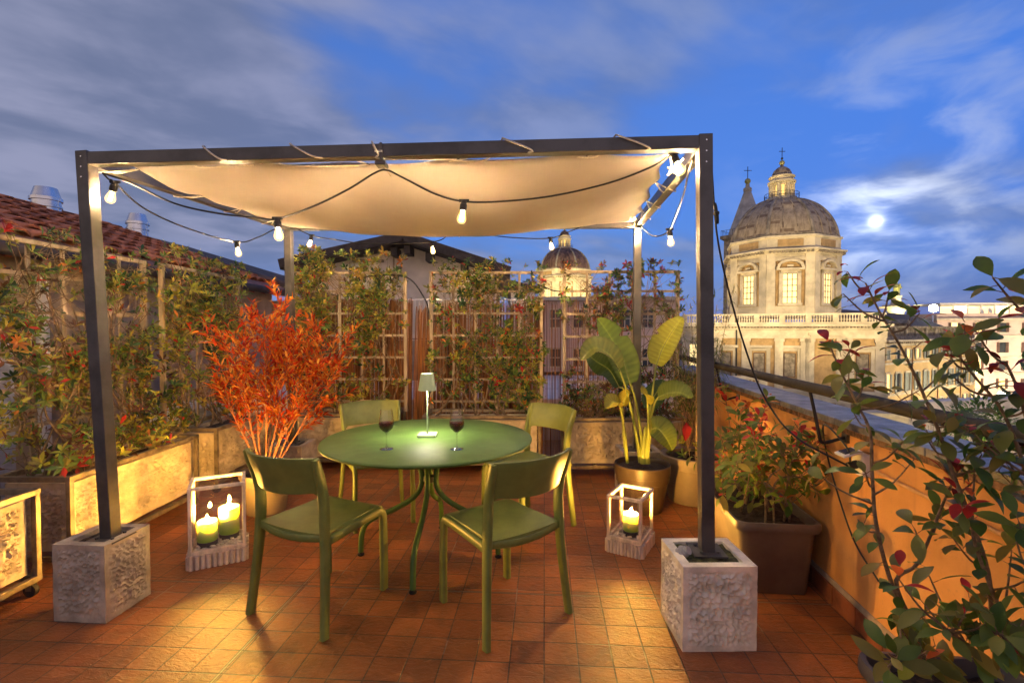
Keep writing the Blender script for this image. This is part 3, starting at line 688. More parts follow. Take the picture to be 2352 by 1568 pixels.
reeds('dense brown reed screen behind the back left trellis', -2.45, -1.13, 5.46, .02, 1.76, .0064, .02, 5)
reeds('leaning strip of bright reed screen in the gap beside the table lamp', -1.11, -.84, 5.42, .02, 1.66, .0070, .055, 6)
reeds('brown reed screen behind the trellis with the table lamp in front', -.82, .34, 5.44, .02, 1.72, .0060, .02, 7)
reeds('thin open reed screen behind the banana trellis with light showing through', .36, 1.22, 5.42, .02, 1.72, .0120, .01, 8)

# ------------------------------------------------------------------ foliage
YG, GR, DG, OL, YE = (.34, .33, .045), (.12, .20, .035), (.045, .105, .028), (.22, .20, .045), (.52, .38, .05)
YG, GR, OL = (.44, .41, .05), (.17, .26, .04), (.30, .26, .05)
OR, RE, BR, PK = (.62, .20, .03), (.58, .035, .03), (.16, .07, .03), (.55, .10, .10)
def pick(r, pal):
    x = r.random() * sum(w for _, w in pal)
    for c, w in pal:
        x -= w
        if x <= 0: break
    k = r.uniform(.75, 1.25); return tuple(min(1, q * k * r.uniform(.92, 1.08)) for q in c)
def rosette(mb, r, p, ax, n, L, pal, spread=1.0, W=.35, curl=.3):
    ax = Vector(ax).normalized(); o = ax.orthogonal().normalized(); b = ax.cross(o)
    base = pick(r, pal); odd = r.random() < .3
    for i in range(n):
        a = 2 * math.pi * (i + r.random() * .6) / n; rad = o * math.cos(a) + b * math.sin(a)
        k = r.uniform(.35, 1.0) * spread
        d = (ax + rad * (k * 1.8)).normalized(); l = L * r.uniform(.65, 1.1)
        mb.leaf(p + ax * r.uniform(-.015, .012), d, ax, l, l * W * r.uniform(.85, 1.15), pick(r, pal) if odd or r.random() < .25 else tuple(q * r.uniform(.85, 1.15) for q in base), curl * r.uniform(.3, 1.3), .25)
def wander(r, p, d, n, step, wob, grav=0):
    pts = [Vector(p)]; d = Vector(d).normalized()
    for i in range(n):
        d = (d + Vector((r.uniform(-wob, wob), r.uniform(-wob, wob), r.uniform(-wob, wob) + grav))).normalized(); pts.append(pts[-1] + d * step)
    return pts
def climber(label, tre, seed, count, pal, dens, L=.06, top=.18, stems=6, thick=.09):
    """dens(x, z) in 0..1 over the trellis says where its leaves thicken"""
    r = random.Random(seed); p, ux, w, nn, z0, z1 = tre; fwd = -nn if (-nn).dot(-p) > 0 else nn
    t = thing('climbing_plant', label, 'climbing plant', p + ux * w / 2 + Vector((0, 0, z0 - .04)), group='evergreen climbers on the trellises')
    st = MB(); lf = MB(); tips = []
    for i in range(stems):
        x = w * (i + .2 + .6 * r.random()) / stems; b = p + ux * x + fwd * r.uniform(.06, .13) + Vector((0, 0, z0 - .06))
        for f in range(3):
            pts = [b]; tgt = Vector((r.uniform(0, w), 0, r.uniform(.5, 1.0) * (z1 - z0)))
            n = 16
            for k in range(1, n + 1):
                q = k / n; xx = x + (tgt.x - x) * q + .05 * math.sin(q * 9 + i) + r.uniform(-.02, .02)
                pts.append(p + ux * xx + fwd * (.02 + .06 * (1 - q) + .02 * math.sin(q * 14 + f)) + Vector((0, 0, z0 - .06 + tgt.z * q)))
            st.tube(catmull(pts, 2), [.0085 * (1 - .72 * k / (2 * n)) for k in range(2 * n + 1)], 5); tips += pts[2:]
    made = 0; tries = 0
    while made < count and tries < count * 14:
        tries += 1; x, z = r.uniform(-.04, w + .04), r.uniform(z0 - .02, z1 + top)
        if r.random() > dens(x / w, (z - z0) / (z1 - z0)): continue
        q = p + ux * x + fwd * r.uniform(-.05, thick) + Vector((0, 0, z))
        near = min(r.sample(tips, min(40, len(tips))), key=lambda s: (s - q).length)
        if (near - q).length < .5: st.tube([near, near.lerp(q, .5) + Vector((r.uniform(-.02, .02), r.uniform(-.02, .02), -.01)), q], [.003, .0022, .0015], 4, cap=False)
        ax = (fwd * r.uniform(.3, 1.1) + Vector((r.uniform(-.6, .6), r.uniform(-.6, .6), r.uniform(.0, 1.0))))
        rosette(lf, r, q, ax, r.randint(5, 8), L * r.uniform(.55, 1.25), pal); made += 1
        if r.random() < .5: rosette(lf, r, q - ax.normalized() * .03 , ax, r.randint(2, 4), L, pal, 1.4)
    obj('stems', st, M['bark'], t, smooth=80); obj('foliage', lf, M['leaf'], t)
palL = [(YG, 3), (GR, 4), (OL, 3), (DG, 4), (BR, 2.4), (RE, .55), (OR, .35), (YE, .8)]
palB = [(YG, 4), (GR, 4), (OL, 3), (YE, 1.3), (DG, 2), (RE, .3), (OR, .4), (BR, 1.2)]
palM = [(GR, 5), (YG, 3), (DG, 4), (OL, 2), (RE, .7), (OR, .6), (YE, .5)]
palR = [(GR, 3), (DG, 2), (OL, 3), (BR, 3), (RE, 1.1), (OR, .9), (YG, 1)]
N2 = lambda x, z, s, f=3.6: .42 + 1.15 * mnoise.noise(Vector((x * f, z * f, s)))
climber('straggling climber with red tipped leaves on the left wall trellis', TRE[0], 11, 680, palL, lambda x, z: max(.12, N2(x, z, 1)) * (1.0 if z > .1 else .8) * (1 if z < .9 else .45), .062, .10, 8, .12)
climber('yellow green climber behind the orange maple on the left wall trellis', TRE[1], 12, 680, palB, lambda x, z: max(.1, N2(x, z, 3)) * (1.0 if z > .55 else .45) * (1 if z < 1.0 else .7), .066, .16, 6, .10)
climber('thick yellow green climber overtopping the back left trellis', TRE[2], 13, 760, palB, lambda x, z: max(.08, N2(x, z, 5)) * (1.25 if z > .55 else .45) * (1.15 if x < .7 else .75) * (1 if z < 1.0 else .9 * max(0, 1.1 - abs(x - .35) * 1.6)), .062, .26, 6, .10)
climber('green climber with scattered red leaves on the trellis behind the lamp', TRE[3], 14, 760, palM, lambda x, z: (max(.15, N2(x, z, 8))) * (.95 if .08 < z < .95 else .35) * (.75 if x < .15 else 1), .058, .14, 6, .09)
climber('sparse bronze and red climber on the trellis behind the banana plant', TRE[4], 15, 480, palR, lambda x, z: max(.05, N2(x, z, 11)) * (1.3 if z > .72 else (.9 if z < .35 else .45)), .060, .10, 5, .09)
def bush(label, name, cat, c, seed, n, pal, size, L, rad=.25):
    r = random.Random(seed); t = thing(name, label, cat, c); st = MB(); lf = MB(); c = Vector(c)
    for i in range(n):
        d = Vector((r.uniform(-1, 1) * size[0], r.uniform(-1, 1) * size[1], r.uniform(.25, 1) * size[2])); b = c + Vector((d.x * .25, d.y * .25, 0))
        pts = [b, b + d * .5 + Vector((0, 0, .03)), c + d]; st.tube(pts, [.004, .003, .0018], 4, cap=False)
        rosette(lf, r, c + d, d + Vector((0, 0, .1)), r.randint(5, 8), L * r.uniform(.8, 1.2), pal)
        rosette(lf, r, c + d * .7, d, r.randint(2, 4), L, pal, 1.3)
    obj('stems', st, M['bark'], t, smooth=80); obj('foliage', lf, M['leaf'], t)
bush('low shrub with red leaf tips spilling over the left trough', 'low_shrub', 'shrub', (-2.72, 3.10, .53), 31, 46, [(GR, 3), (OL, 3), (BR, 2), (RE, 2), (YG, 2)], (.20, .34, .24), .065)
bush('yellow green low shrub at the far end of the lantern lit trough', 'low_shrub', 'shrub', (-2.73, 3.72, .53), 32, 40, [(YG, 4), (OL, 3), (GR, 2), (RE, .6), (OR, .6)], (.18, .22, .22), .062)
bush('rambling shrub at the left edge of the terrace trough', 'low_shrub', 'shrub', (-2.85, 2.45, .53), 33, 30, [(GR, 3), (OL, 3), (BR, 2), (RE, .6), (YG, 2)], (.16, .26, .55), .068)
bush('small bronze shrub in the back trough below the banana trellis', 'low_shrub', 'shrub', (.85, 4.98, .53), 34, 34, palR, (.34, .12, .24), .06)
bush('spiky red tipped cutting growing from the back trough beside the beige pot', 'low_shrub', 'shrub', (1.45, 4.95, .53), 35, 26, palR, (.2, .14, .2), .06)

# white plastic planter with black tap, against the left wall
t = thing('plastic_planter', 'white plastic planter box with black tap against the left wall', 'planter', (-3.28, 4.9, 0))
mb = MB(); mb.prism([(-3.5, 4.55, .02), (-3.06, 4.55, .02), (-3.06, 5.25, .02), (-3.5, 5.25, .02)], (0, 0, 1), .60); obj('box', mb, M['white'], t, bevel=.012)
mb = MB(); mb.prism([(-3.52, 4.53, .622), (-3.04, 4.53, .622), (-3.04, 5.27, .622), (-3.52, 5.27, .622)], (0, 0, 1), .035); obj('rim', mb, M['white'], t, bevel=.008)
mb = MB(); mb.tube([(-3.3, 4.55, .5), (-3.3, 4.51, .5)], .03, 12); mb.tube([(-3.3, 4.51, .5), (-3.3, 4.49, .5)], .018, 12); obj('tap', mb, M['black'], t, smooth=40)
# ------------------------------------------------------------------ round table
TC = Vector((-.52, 3.05, 0)); TR = .645
t = thing('round_table', 'round green metal table with four bent tube legs in the middle of the terrace', 'table', TC)
mb = MB(); mb.lathe([(0, .726), (TR - .03, .726), (TR - .012, .728), (TR - .002, .735), (TR, .741), (TR - .003, .747), (TR - .009, .75), (0, .75)], 96, TC); obj('tabletop', mb, M['table'], t, smooth=40)
for k in range(4):
    a = R(-92 + 90 * k); e = Vector((math.cos(a), math.sin(a), 0)); mb = MB()
    prof = [(.29, .722), (.20, .705), (.115, .655), (.062, .575), (.045, .50), (.055, .43), (.11, .36), (.22, .295), (.33, .245), (.395, .205), (.425, .14), (.432, .07), (.434, .022)]
    mb.tube(catmull([TC + e * q + Vector((0, 0, z)) for q, z in prof], 5), .0165, 12); lg = obj('leg', mb, M['table'], t, smooth=60)
    mb = MB(); mb.lathe([(.009, .012), (.009, .026)], 12, TC + e * .434); mb.lathe([(.019, 0), (.021, .004), (.021, .009), (.012, .013), (0, .013)], 16, TC + e * .434); obj('foot_pad', mb, M['black'], lg, smooth=40)
mb = MB(); mb.lathe([(.030, .470), (.036, .474), (.036, .506), (.030, .51)], 24, TC); obj('collar', mb, M['black'], t, smooth=40)

# ------------------------------------------------------------------ chairs
def make_chair():
    t = thing('dining_chair', 'x', 'chair', group='green chairs round the table')
    RP = [(.248, -.235, .004), (.236, -.218, .16), (.224, -.202, .33), (.217, -.196, .46), (.213, -.194, .56), (.213, -.199, .635), (.217, -.216, .71), (.224, -.245, .79), (.227, -.258, .835)]
    for sx in (-1, 1):
        mb = MB(); mb.sweep([(sx * x, y, z) for x, y, z in RP], .027, lambda q: .041 + .012 * math.sin(q * math.pi) ** 2 - .010 * max(0, q - .85) / .15, (1, 0, 0), 5, .35); obj('rear_leg', mb, M['chair'], t, smooth=50)
        FP = [(.206, .232, .004), (.206, .232, .20), (.204, .231, .36), (.203, .228, .408), (.203, .212, .434), (.203, .185, .442), (.205, .05, .438), (.210, -.10, .432), (.214, -.185, .428)]
        mb = MB(); mb.sweep([(sx * x, y, z) for x, y, z in FP], .028, lambda q: .046 - .006 * q, (1, 0, 0), 5, .35); obj('front_leg', mb, M['chair'], t, smooth=50)
    rows = []
    for j in range(17):
        v = j / 16; y = -.205 + .445 * v; hw = .205 - .012 * v; r = []
        for i in range(21):
            u = i / 20 * 2 - 1
            z = .462 - .016 * (1 - u * u) * math.sin(math.pi * min(1, v * .9 + .08)) - .012 * max(0, (v - .86) / .14) ** 2
            r.append((u * hw, y - .014 * (1 - u * u) * (1 - v), z))
        rows.append(r)
    mb = MB(); mb.slab(rows, .013); obj('seat', mb, M['chair'], t, smooth=50)
    mb = MB(); mb.sweep([(x, -.200 - .018 * (1 - (x / .2) ** 2), .449 - .016 * (1 - (x / .2) ** 2)) for x in (-.205, -.1, 0, .1, .205)], .012, .034, (0, 1, 0), 5, .3); obj('seat_rail', mb, M['chair'], t, smooth=50)
    prof = catmull([RP[i] for i in (4, 5, 6, 7, 8)], 6)
    def at(z):
        for a, b in zip(prof, prof[1:]):
            if a.z <= z <= b.z or b is prof[-1]:
                k = (z - a.z) / max(1e-6, b.z - a.z); return a.lerp(b, k)
    rows = []
    for j in range(13):
        v = j / 12; r = []
        for i in range(33):
            u = i / 32 * 2 - 1
            zb = .668 + .0 * u + .030 * max(0, (abs(u) - .86) / .14) ** 2 * -1.6 - .006 * (1 - u * u); zt = .840 + .004 * (1 - u * u)
            z = zb + (zt - zb) * v; q = at(min(.835, max(.565, z)))
            r.append((u * (q.x - .004), q.y - .078 * (1 - u * u) - (.004 if abs(u) < .98 else 0), z))
        rows.append(r)
    mb = MB(); mb.slab(rows, .013); obj('backrest', mb, M['chair'], t, smooth=50, bevel=.003)
    return t
ch0 = make_chair()
for i, (x, y, fx, fy, lb) in enumerate((
    (-.985, 2.53, .42, .907, 'green chair with its back to the camera, beside the two candle lantern'),
    (-.055, 2.47, -.60, .80, 'green chair with its back to the camera, towards the right front post'),
    (-1.02, 3.70, .46, -.89, 'green chair facing the camera across the table in front of the left back trough'),
    (.11, 3.56, -.76, -.65, 'green chair facing the table in front of the back troughs, nearest the banana plant'))):
    o = ch0 if i == 0 else copy_tree(ch0)
    o.location = (x, y, 0); o.rotation_euler = (0, 0, math.atan2(fy, fx) - R(90)); o['label'] = lb

# ------------------------------------------------------------------ on the table
q = Vector((-.535, 3.09, .7502)); t = thing('table_lamp', 'slim sage green cordless table lamp glowing on the round table', 'table lamp', q)
mb = MB(); mb.box(q + Vector((0, 0, .007)), (.115, .115, .014), R(2)); obj('base', mb, M['lamp'], t, bevel=.002)
mb = MB(); mb.tube([q + Vector((0, 0, .014)), q + Vector((0, 0, .30))], .0052, 12); obj('stem', mb, M['lamp'], t, smooth=60)
mb = MB(); mb.lathe([(.0, .305), (.052, .305), (.054, .30), (.0575, .288), (.040, .394), (.0365, .394), (.0365, .39), (.0515, .304), (.0515, .303)][3:7] + [(.0545, .29), (.0575, .288)], 48, q); obj('shade', mb, M['lamp'], t, smooth=50)
mb = MB(); mb.lathe([(0, .386), (.036, .386), (.036, .389), (0, .390)], 32, q); obj('top_diffuser', mb, emat('lamp_top', (1, .86, .62), 9), t, smooth=40)
mb = MB(); mb.lathe([(0, .318), (.040, .318), (.040, .330), (0, .330)], 32, q); obj('led_disc', mb, emat('lamp_led', (1, .88, .62), 260), t, smooth=40)
GP = [(.0375, .0), (.0378, .0015), (.030, .0035), (.010, .006), (.0045, .012), (.0036, .03), (.0036, .075), (.0045, .086), (.010, .093), (.022, .103), (.036, .118), (.0425, .134), (.0430, .146), (.0405, .165), (.0365, .19), (.0328, .222)]
def wine_glass(x, y, lb):
    q = Vector((x, y, .7503)); t = thing('wine_glass', lb, 'wine glass', q, group='glasses of red wine')
    mb = MB(); mb.lathe(GP[:8] + [(.0, .0865)], 32, q); obj('stem', mb, M['stemglass'], t, smooth=60)
    bowl = [(.0, .0872)] + GP[7:] + [(r - .0011, z) for r, z in GP[:8:-1]] + [(.008, .0945), (0, .092)]
    mb = MB(); mb.lathe(bowl, 32, q); obj('bowl', mb, M['wineglass'], t, smooth=70)
    mb = MB(); mb.lathe([(0, .0945), (.0085, .096), (.0205, .1045), (.0345, .119), (.0409, .134), (.0414, .146), (.0408, .1505), (0, .1505)], 32, q); obj('wine', mb, M['wine'], t, smooth=40)
wine_glass(-.706, 2.745, 'glass of red wine on the table on the side of the two candle lantern')
wine_glass(-.310, 2.745, 'glass of red wine on the table on the side of the banana plant')

# ------------------------------------------------------------------ candle lanterns
def candle(x, y, z, r, h, lb):
    q = Vector((x, y, z)); t = thing('candle', lb, 'candle', q, group='green pillar candles')
    mb = MB(); mb.lathe([(0, 0), (r * .97, 0), (r * .99, .004), (r * .99, .030), (0, .030)], 32, q); obj('holder', mb, M['black'], t, smooth=40)
    mb = MB(); mb.lathe([(0, .0305), (r - .003, .0305), (r, .035), (r, h - .006), (r - .004, h), (r - .010, h - .001), (r * .55, h - .007), (0, h - .009)], 40, q); obj('wax', mb, M['wax'], t, smooth=50)
    mb = MB(); mb.tube([q + Vector((0, 0, h - .008)), q + Vector((.001, 0, h + .004))], .0012, 6); obj('wick', mb, M['black'], t)
    mb = MB(); mb.lathe([(0, h - .004), (.006, h), (.0092, h + .007), (.0080, h + .016), (.0040, h + .027), (0, h + .036)], 12, q); obj('flame', mb, M['flame'], t, smooth=180)
def lantern(lb, p, ang, w, d, h, seed):
    """p: near left corner on the floor, w along ang, d away"""
    ux = Vector((math.cos(ang), math.sin(ang), 0)); uy = Vector((-ux.y, ux.x, 0)); p = Vector((p[0], p[1], 0)); c = p + ux * w / 2 + uy * d / 2
    t = thing('lantern', lb, 'lantern', c, group='whitewashed wooden lanterns'); P = lambda x, y, z: p + ux * x + uy * y + Vector((0, 0, z))
    r = random.Random(seed); e = .008; hb = .088; s_ = .019
    mb = MB(); mb.prism([P(e, e, .004), P(w - e, e, .004), P(w - e, d - e, .004), P(e, d - e, .004)], (0, 0, 1), hb - .006); bs = obj('base', mb, M['wash'], t, bevel=.003)
    mb = MB()
    def slats(o, dirv, L, n):
        for i in range(n):
            wd_ = L / n; c_ = o + dirv * (wd_ * (i + .5)); top = hb - r.uniform(.002, .012)
            mb.tube([c_ + Vector((0, 0, 0.0)), c_ + Vector((0, 0, top))], wd_ * .5 * r.uniform(.92, 1.0), 8)
    slats(P(.004, .004, 0), ux, w - .008, 10); slats(P(.004, d - .004, 0), ux, w - .008, 10); slats(P(.004, .004, 0), uy, d - .008, 9); slats(P(w - .004, .004, 0), uy, d - .008, 9)
    obj('slat_skirt', mb, M['wash'], t, smooth=60)
    a = .014
    for x in (a, w - a):
        for y in (a, d - a):
            mb = MB(); mb.bar(P(x, y, hb), P(x, y, h - s_), s_, s_, ux); obj('corner_post', mb, M['wash'], t, bevel=.002)
    for z, nm in ((h - s_ / 2, 'top_frame'), (hb + .008, 'bottom_frame')):
        mb = MB()
        for y in (a, d - a): mb.bar(P(a - s_ / 2 - .001, y, z), P(w - a + s_ / 2 + .001, y, z), s_ + .002, s_, uy)
        for x in (a, w - a): mb.bar(P(x, a + s_ / 2 + .001, z), P(x, d - a - s_ / 2 - .001, z), s_ + .001, s_ - .001, ux)
        obj(nm, mb, M['wash'], t, bevel=.002)
    for A, B in (((a, a), (w - a, a)), ((w - a, a), (w - a, d - a)), ((w - a, d - a), (a, d - a)), ((a, d - a), (a, a))):
        q0, q1 = P(*A, 0), P(*B, 0); dd = (q1 - q0).normalized() * s_ * .5; mb = MB()
        mb.add([q0 + dd + Vector((0, 0, hb + .017)), q1 - dd + Vector((0, 0, hb + .017)), q1 - dd + Vector((0, 0, h - s_)), q0 + dd + Vector((0, 0, h - s_))], [(0, 1, 2, 3)]); obj('glass_pane', mb, M['glass'], t)
    mb = MB()
    for i in range(150):
        q = P(r.uniform(.035, w - .035), r.uniform(.035, d - .035), hb + r.uniform(.002, .016)); k = r.uniform(.006, .013); n0 = len(mb.v); mb.ball(q, k, 7, .55)
    obj('pebble_bed', mb, M['pebble'], t, smooth=180)
lantern('tall whitewashed lantern with two lit candles, beside the long cream trough', (-1.909, 2.852), R(28.5), .31, .27, .485, 1)
lantern('small whitewashed lantern with one lit candle, in front of the banana plant pot', (.601, 3.118), R(-30.6), .234, .29, .365, 2)
candle(-1.818, 3.125, .092, .058, .195, 'taller green candle burning in the two candle lantern')
candle(-1.884, 3.005, .092, .056, .150, 'shorter green candle burning in the two candle lantern')
candle(.772, 3.155, .092, .050, .140, 'lone green candle burning in the small lantern by the banana plant')

# ------------------------------------------------------------------ pots and their plants
def pot(lb, c, rt, rb, h, material, lipw=.02, liph=.04, soil=.03, grp='round plastic plant pots'):
    q = Vector((c[0], c[1], 0)); t = thing('plant_pot', lb, 'plant pot', q, group=grp)
    mb = MB(); rl = rt - lipw * .5
    mb.lathe([(0, .002), (rb - .006, .002), (rb, .008), (rl - .010, h - liph - .05), (rl - .002, h - liph - .046), (rl, h - liph), (rt, h - liph + .003), (rt + .002, h - .006), (rt - .002, h), (rt - lipw * .6, h), (rt - lipw, h - .008), (rt - lipw - .004, h - soil - .02), (0, h - soil - .02)], 48, q); obj('pot', mb, material, t, smooth=35)
    mb = MB(); rr = rt - lipw - .003; rows = []
    for i in range(11):
        rows.append([q + Vector((rr * i / 10 * math.cos(a * .2094), rr * i / 10 * math.sin(a * .2094), h - soil + .010 * mnoise.noise(Vector((i * .9, a * .8, c[0] * 9))))) for a in range(31)])
    mb.grid(rows); obj('soil', mb, M['soil'], t, smooth=180)
    return t
pot('taupe pot of the orange maple, behind the two candle lantern', (-1.93, 3.82), .190, .145, .315, M['pot_beige'], .022, .035)
pot('dark brown pot of the banana plant', (1.03, 3.86), .215, .160, .368, M['pot_brown'], .016, .085, .035)
pot('large taupe pot with a rolled rim, between the banana plant and the parapet', (1.515, 4.08), .265, .20, .385, M['pot_beige'], .045, .05, .035)
# orange maple
r = random.Random(5); q = Vector((-1.93, 3.82, .28)); t = thing('maple_shrub', 'fiery orange red maple shrub fanning up from its taupe pot', 'shrub', q); st = MB(); lf = MB()
palO = [((.95, .25, .025), 5), ((.85, .10, .015), 4), ((.98, .40, .05), 3), ((.60, .045, .015), 2), ((1, .55, .10), 1)]
def limb(p, d, L, rad, depth):
    n = (9, 6, 4)[depth]; pts = [Vector(p)]; d = Vector(d).normalized(); w_ = (.09, .14, .2)[depth]
    for i in range(n):
        d = (d + Vector((r.uniform(-w_, w_), r.uniform(-w_, w_), r.uniform(-.05, .10)))).normalized(); pts.append(pts[-1] + d * (L / n))
    st.tube(pts, [rad * (1 - .7 * i / n) for i in range(n + 1)], 5 if depth else 7, cap=False)
    if depth < 2:
        for i in range(3 if depth == 0 else 2, n + 1):
            if r.random() < .85:
                sv = Vector((r.uniform(-1, 1), r.uniform(-1, 1), r.uniform(-.2, .4))).normalized(); limb(pts[i], (d + sv * (.62 if depth == 0 else .9)).normalized(), L * (r.uniform(.28, .50) if depth == 0 else r.uniform(.30, .5)), rad * .45, depth + 1)
    if depth >= 1:
        for i in range(1, n + 1):
            for _ in range(2 if depth == 1 else 3):
                dv = (d + Vector((r.uniform(-1, 1), r.uniform(-1, 1), r.uniform(-.6, .7))) * .85).normalized()
                lf.leaf(pts[i], dv, Vector((r.uniform(-.6, .6), r.uniform(-.6, .6), 1)), r.uniform(.035, .09), r.uniform(.012, .027), pick(r, palO), r.uniform(0, .5), .25, 3, (.15, .9, .75, .05)) if r.random() < .86 else None
for i, (dx, dy, L) in enumerate(((-.10, .0, .95), (.06, -.05, 1.05), (.30, .05, 1.0), (-.30, -.06, .95), (.50, -.05, .95), (-.48, .08, .9), (.16, .2, 1.0), (-.2, .25, .92), (.40, .22, .9), (.05, .02, 1.15), (.62, .1, .85), (-.55, -.1, .75), (-.36, .1, 1.0))):
    limb(q + Vector((dx * .08, dy * .08, 0)), (dx * .72 + .06, dy * .62, 1), L * .93, .0085, 0)
obj('branches', st, M['bark_red'], t, smooth=80); obj('foliage', lf, M['leaf_thin'], t)
# banana plant
BG, BY = (.15, .25, .03), (.33, .33, .03)
t = thing('banana_plant', 'banana plant with broad yellow green paddle leaves in the dark brown pot', 'plant', (1.03, 3.86, .333))
bm_ = leafmat('banana_leaf', .38, .42)
def paddle(stalk, blade, W, face, tint, tint2, cup=.35, notch=(), r0=.011):
    mb = MB(); pts = catmull(stalk, 6); n = len(pts); mb.tube(pts, [r0 * (1 - .62 * i / (n - 1)) + .002 for i in range(n)], 8); so_ = obj('stalk', mb, M['stalk'], t, smooth=80)
    sp_ = catmull(blade, 12); n = len(sp_); mb = MB(); mb.c = []; face = Vector(face).normalized(); prev = None; nc = 12
    for i, p_ in enumerate(sp_):
        k = i / (n - 1); d = (sp_[min(i + 1, n - 1)] - sp_[max(i - 1, 0)]).normalized(); sd = d.cross(face).normalized(); nn = sd.cross(d)
        w = W * (math.sin(math.pi * min(1, .06 + k * .94)) ** .55) * (1 - .25 * k)
        for j in range(nc + 1):
            u = j / nc * 2 - 1; ww = w
            for a_, s_, dep in notch:
                if u * s_ > 0 and abs(k - a_) < .03: ww *= 1 - dep * abs(u)
            rip = .004 * math.sin(i * 2.6 + abs(u) * 5) * abs(u)
            mb.v.append(tuple(p_ + sd * (u * ww / 2) + nn * (abs(u) ** 1.4 * cup * ww / 2 + rip)))
            c = [(a + (b - a) * (.5 + .5 * mnoise.noise(Vector((i * .5, u * 1.5, W * 9))))) * (1 + .16 * math.sin(i * 2.4 - abs(u) * 2.5)) * (.75 if abs(u) > .97 else 1) for a, b in zip(tint, tint2)]
            mb.c.append(tuple(x * (1.5 if abs(u) < .05 else 1) for x in c))
    for i in range(n - 1):
        for j in range(nc): a = i * (nc + 1) + j; mb.f.append((a, a + 1, a + nc + 2, a + nc + 1))
    obj('leaf', mb, bm_, t, smooth=180)
    mb = MB(); mb.tube(sp_, [.005 * (1 - .85 * i / (n - 1)) for i in range(n)], 6); obj('midrib', mb, M['stalk'], so_, smooth=80)
M['stalk'] = mat('banana_stalk', (.26, .30, .05), .45, 0, .3, 5, .1, 60, stretch=(3, 3, .5))
S0 = lambda u: D(u, 1062, 3.86)
paddle([S0(1482), D(1490, 980, 3.86), D(1500, 890, 3.86), D(1508, 838, 3.85)], [D(1508, 838, 3.85), D(1522, 800, 3.84), D(1545, 760, 3.82), D(1568, 727, 3.80)], .25, (-.55, -.75, .35), (.34, .37, .03), (.50, .50, .05), .30, ((.52, -1, .25),))
paddle([S0(1478), D(1470, 980, 3.87), D(1460, 920, 3.89), D(1447, 880, 3.90)], [D(1447, 880, 3.90), D(1430, 825, 3.93), D(1400, 770, 3.95), D(1372, 730, 3.93)], .29, (.2, -.9, .25), (.13, .22, .03), (.22, .31, .04), .22, ((.6, 1, .4),))
paddle([S0(1474), D(1458, 980, 3.82), D(1440, 900, 3.78), D(1424, 850, 3.76)], [D(1424, 850, 3.76), D(1400, 815, 3.72), D(1365, 800, 3.70), D(1334, 826, 3.72)], .24, (.1, -.6, .8), (.16, .23, .05), (.33, .34, .06), .45)
paddle([S0(1470), D(1455, 960, 3.90), D(1438, 900, 3.96), D(1422, 888, 3.98)], [D(1422, 888, 3.98), D(1400, 850, 4.02), D(1370, 830, 4.06), D(1348, 812, 4.1)], .23, (.5, -.85, -.1), (.05, .11, .025), (.09, .16, .03), .25)
paddle([S0(1441), D(1436, 1000, 3.80), D(1427, 945, 3.76), D(1424, 934, 3.74)], [D(1424, 934, 3.74), D(1412, 922, 3.70), D(1400, 932, 3.66), D(1390, 938, 3.62)], .14, (.1, -.5, .85), (.42, .38, .03), (.52, .46, .05), .6)
paddle([S0(1441), D(1434, 1010, 3.84), D(1430, 960, 3.83), D(1430, 930, 3.82)], [D(1430, 930, 3.82), D(1436, 915, 3.80), D(1442, 905, 3.78), D(1448, 898, 3.74)], .12, (-.5, -.8, .3), (.42, .38, .03), (.52, .46, .05), .5)
paddle([S0(1486), D(1492, 990, 3.84), D(1502, 930, 3.80), D(1512, 912, 3.78)], [D(1512, 912, 3.78), D(1535, 903, 3.74), D(1562, 902, 3.70), D(1591, 914, 3.66)], .25, (0, -.55, .85), (.16, .24, .03), (.27, .33, .04), .35, ((.45, 1, .3), (.62, 1, .35), (.75, 1, .3)))
paddle([S0(1485), D(1490, 990, 3.80), D(1488, 935, 3.76), D(1487, 925, 3.74)], [D(1487, 925, 3.74), D(1484, 910, 3.68), D(1478, 904, 3.62), D(1473, 903, 3.58)], .13, (.3, -.6, .8), (.36, .36, .03), (.5, .46, .05), .6)
paddle([S0(1484), D(1488, 980, 3.92), D(1492, 940, 3.95)], [D(1492, 940, 3.95), D(1500, 915, 3.98), D(1515, 890, 4.0), D(1524, 872, 4.02)], .20, (-.4, -.85, .1), (.04, .10, .025), (.08, .15, .03), .3)
paddle([S0(1489), D(1492, 1020, 3.80), D(1497, 985, 3.76)], [D(1497, 985, 3.76), D(1512, 984, 3.72), D(1530, 1005, 3.69), D(1545, 1034, 3.67)], .23, (.1, -.85, .5), (.15, .23, .03), (.26, .32, .04), .3, (), .006)
for u in (1478, 1486):
    mb = MB(); b_ = D(u, 1064, 3.85); mb.tube(catmull([b_, b_ + Vector((-.004, 0, .10)), b_ + Vector((.006, 0, .22)), b_ + Vector((.012, 0, .30))], 4), [.026, .026, .025, .024, .023, .021, .02, .018, .016, .014, .012, .008, .004], 10); obj('sheath', mb, M['stalk'], t, smooth=80)
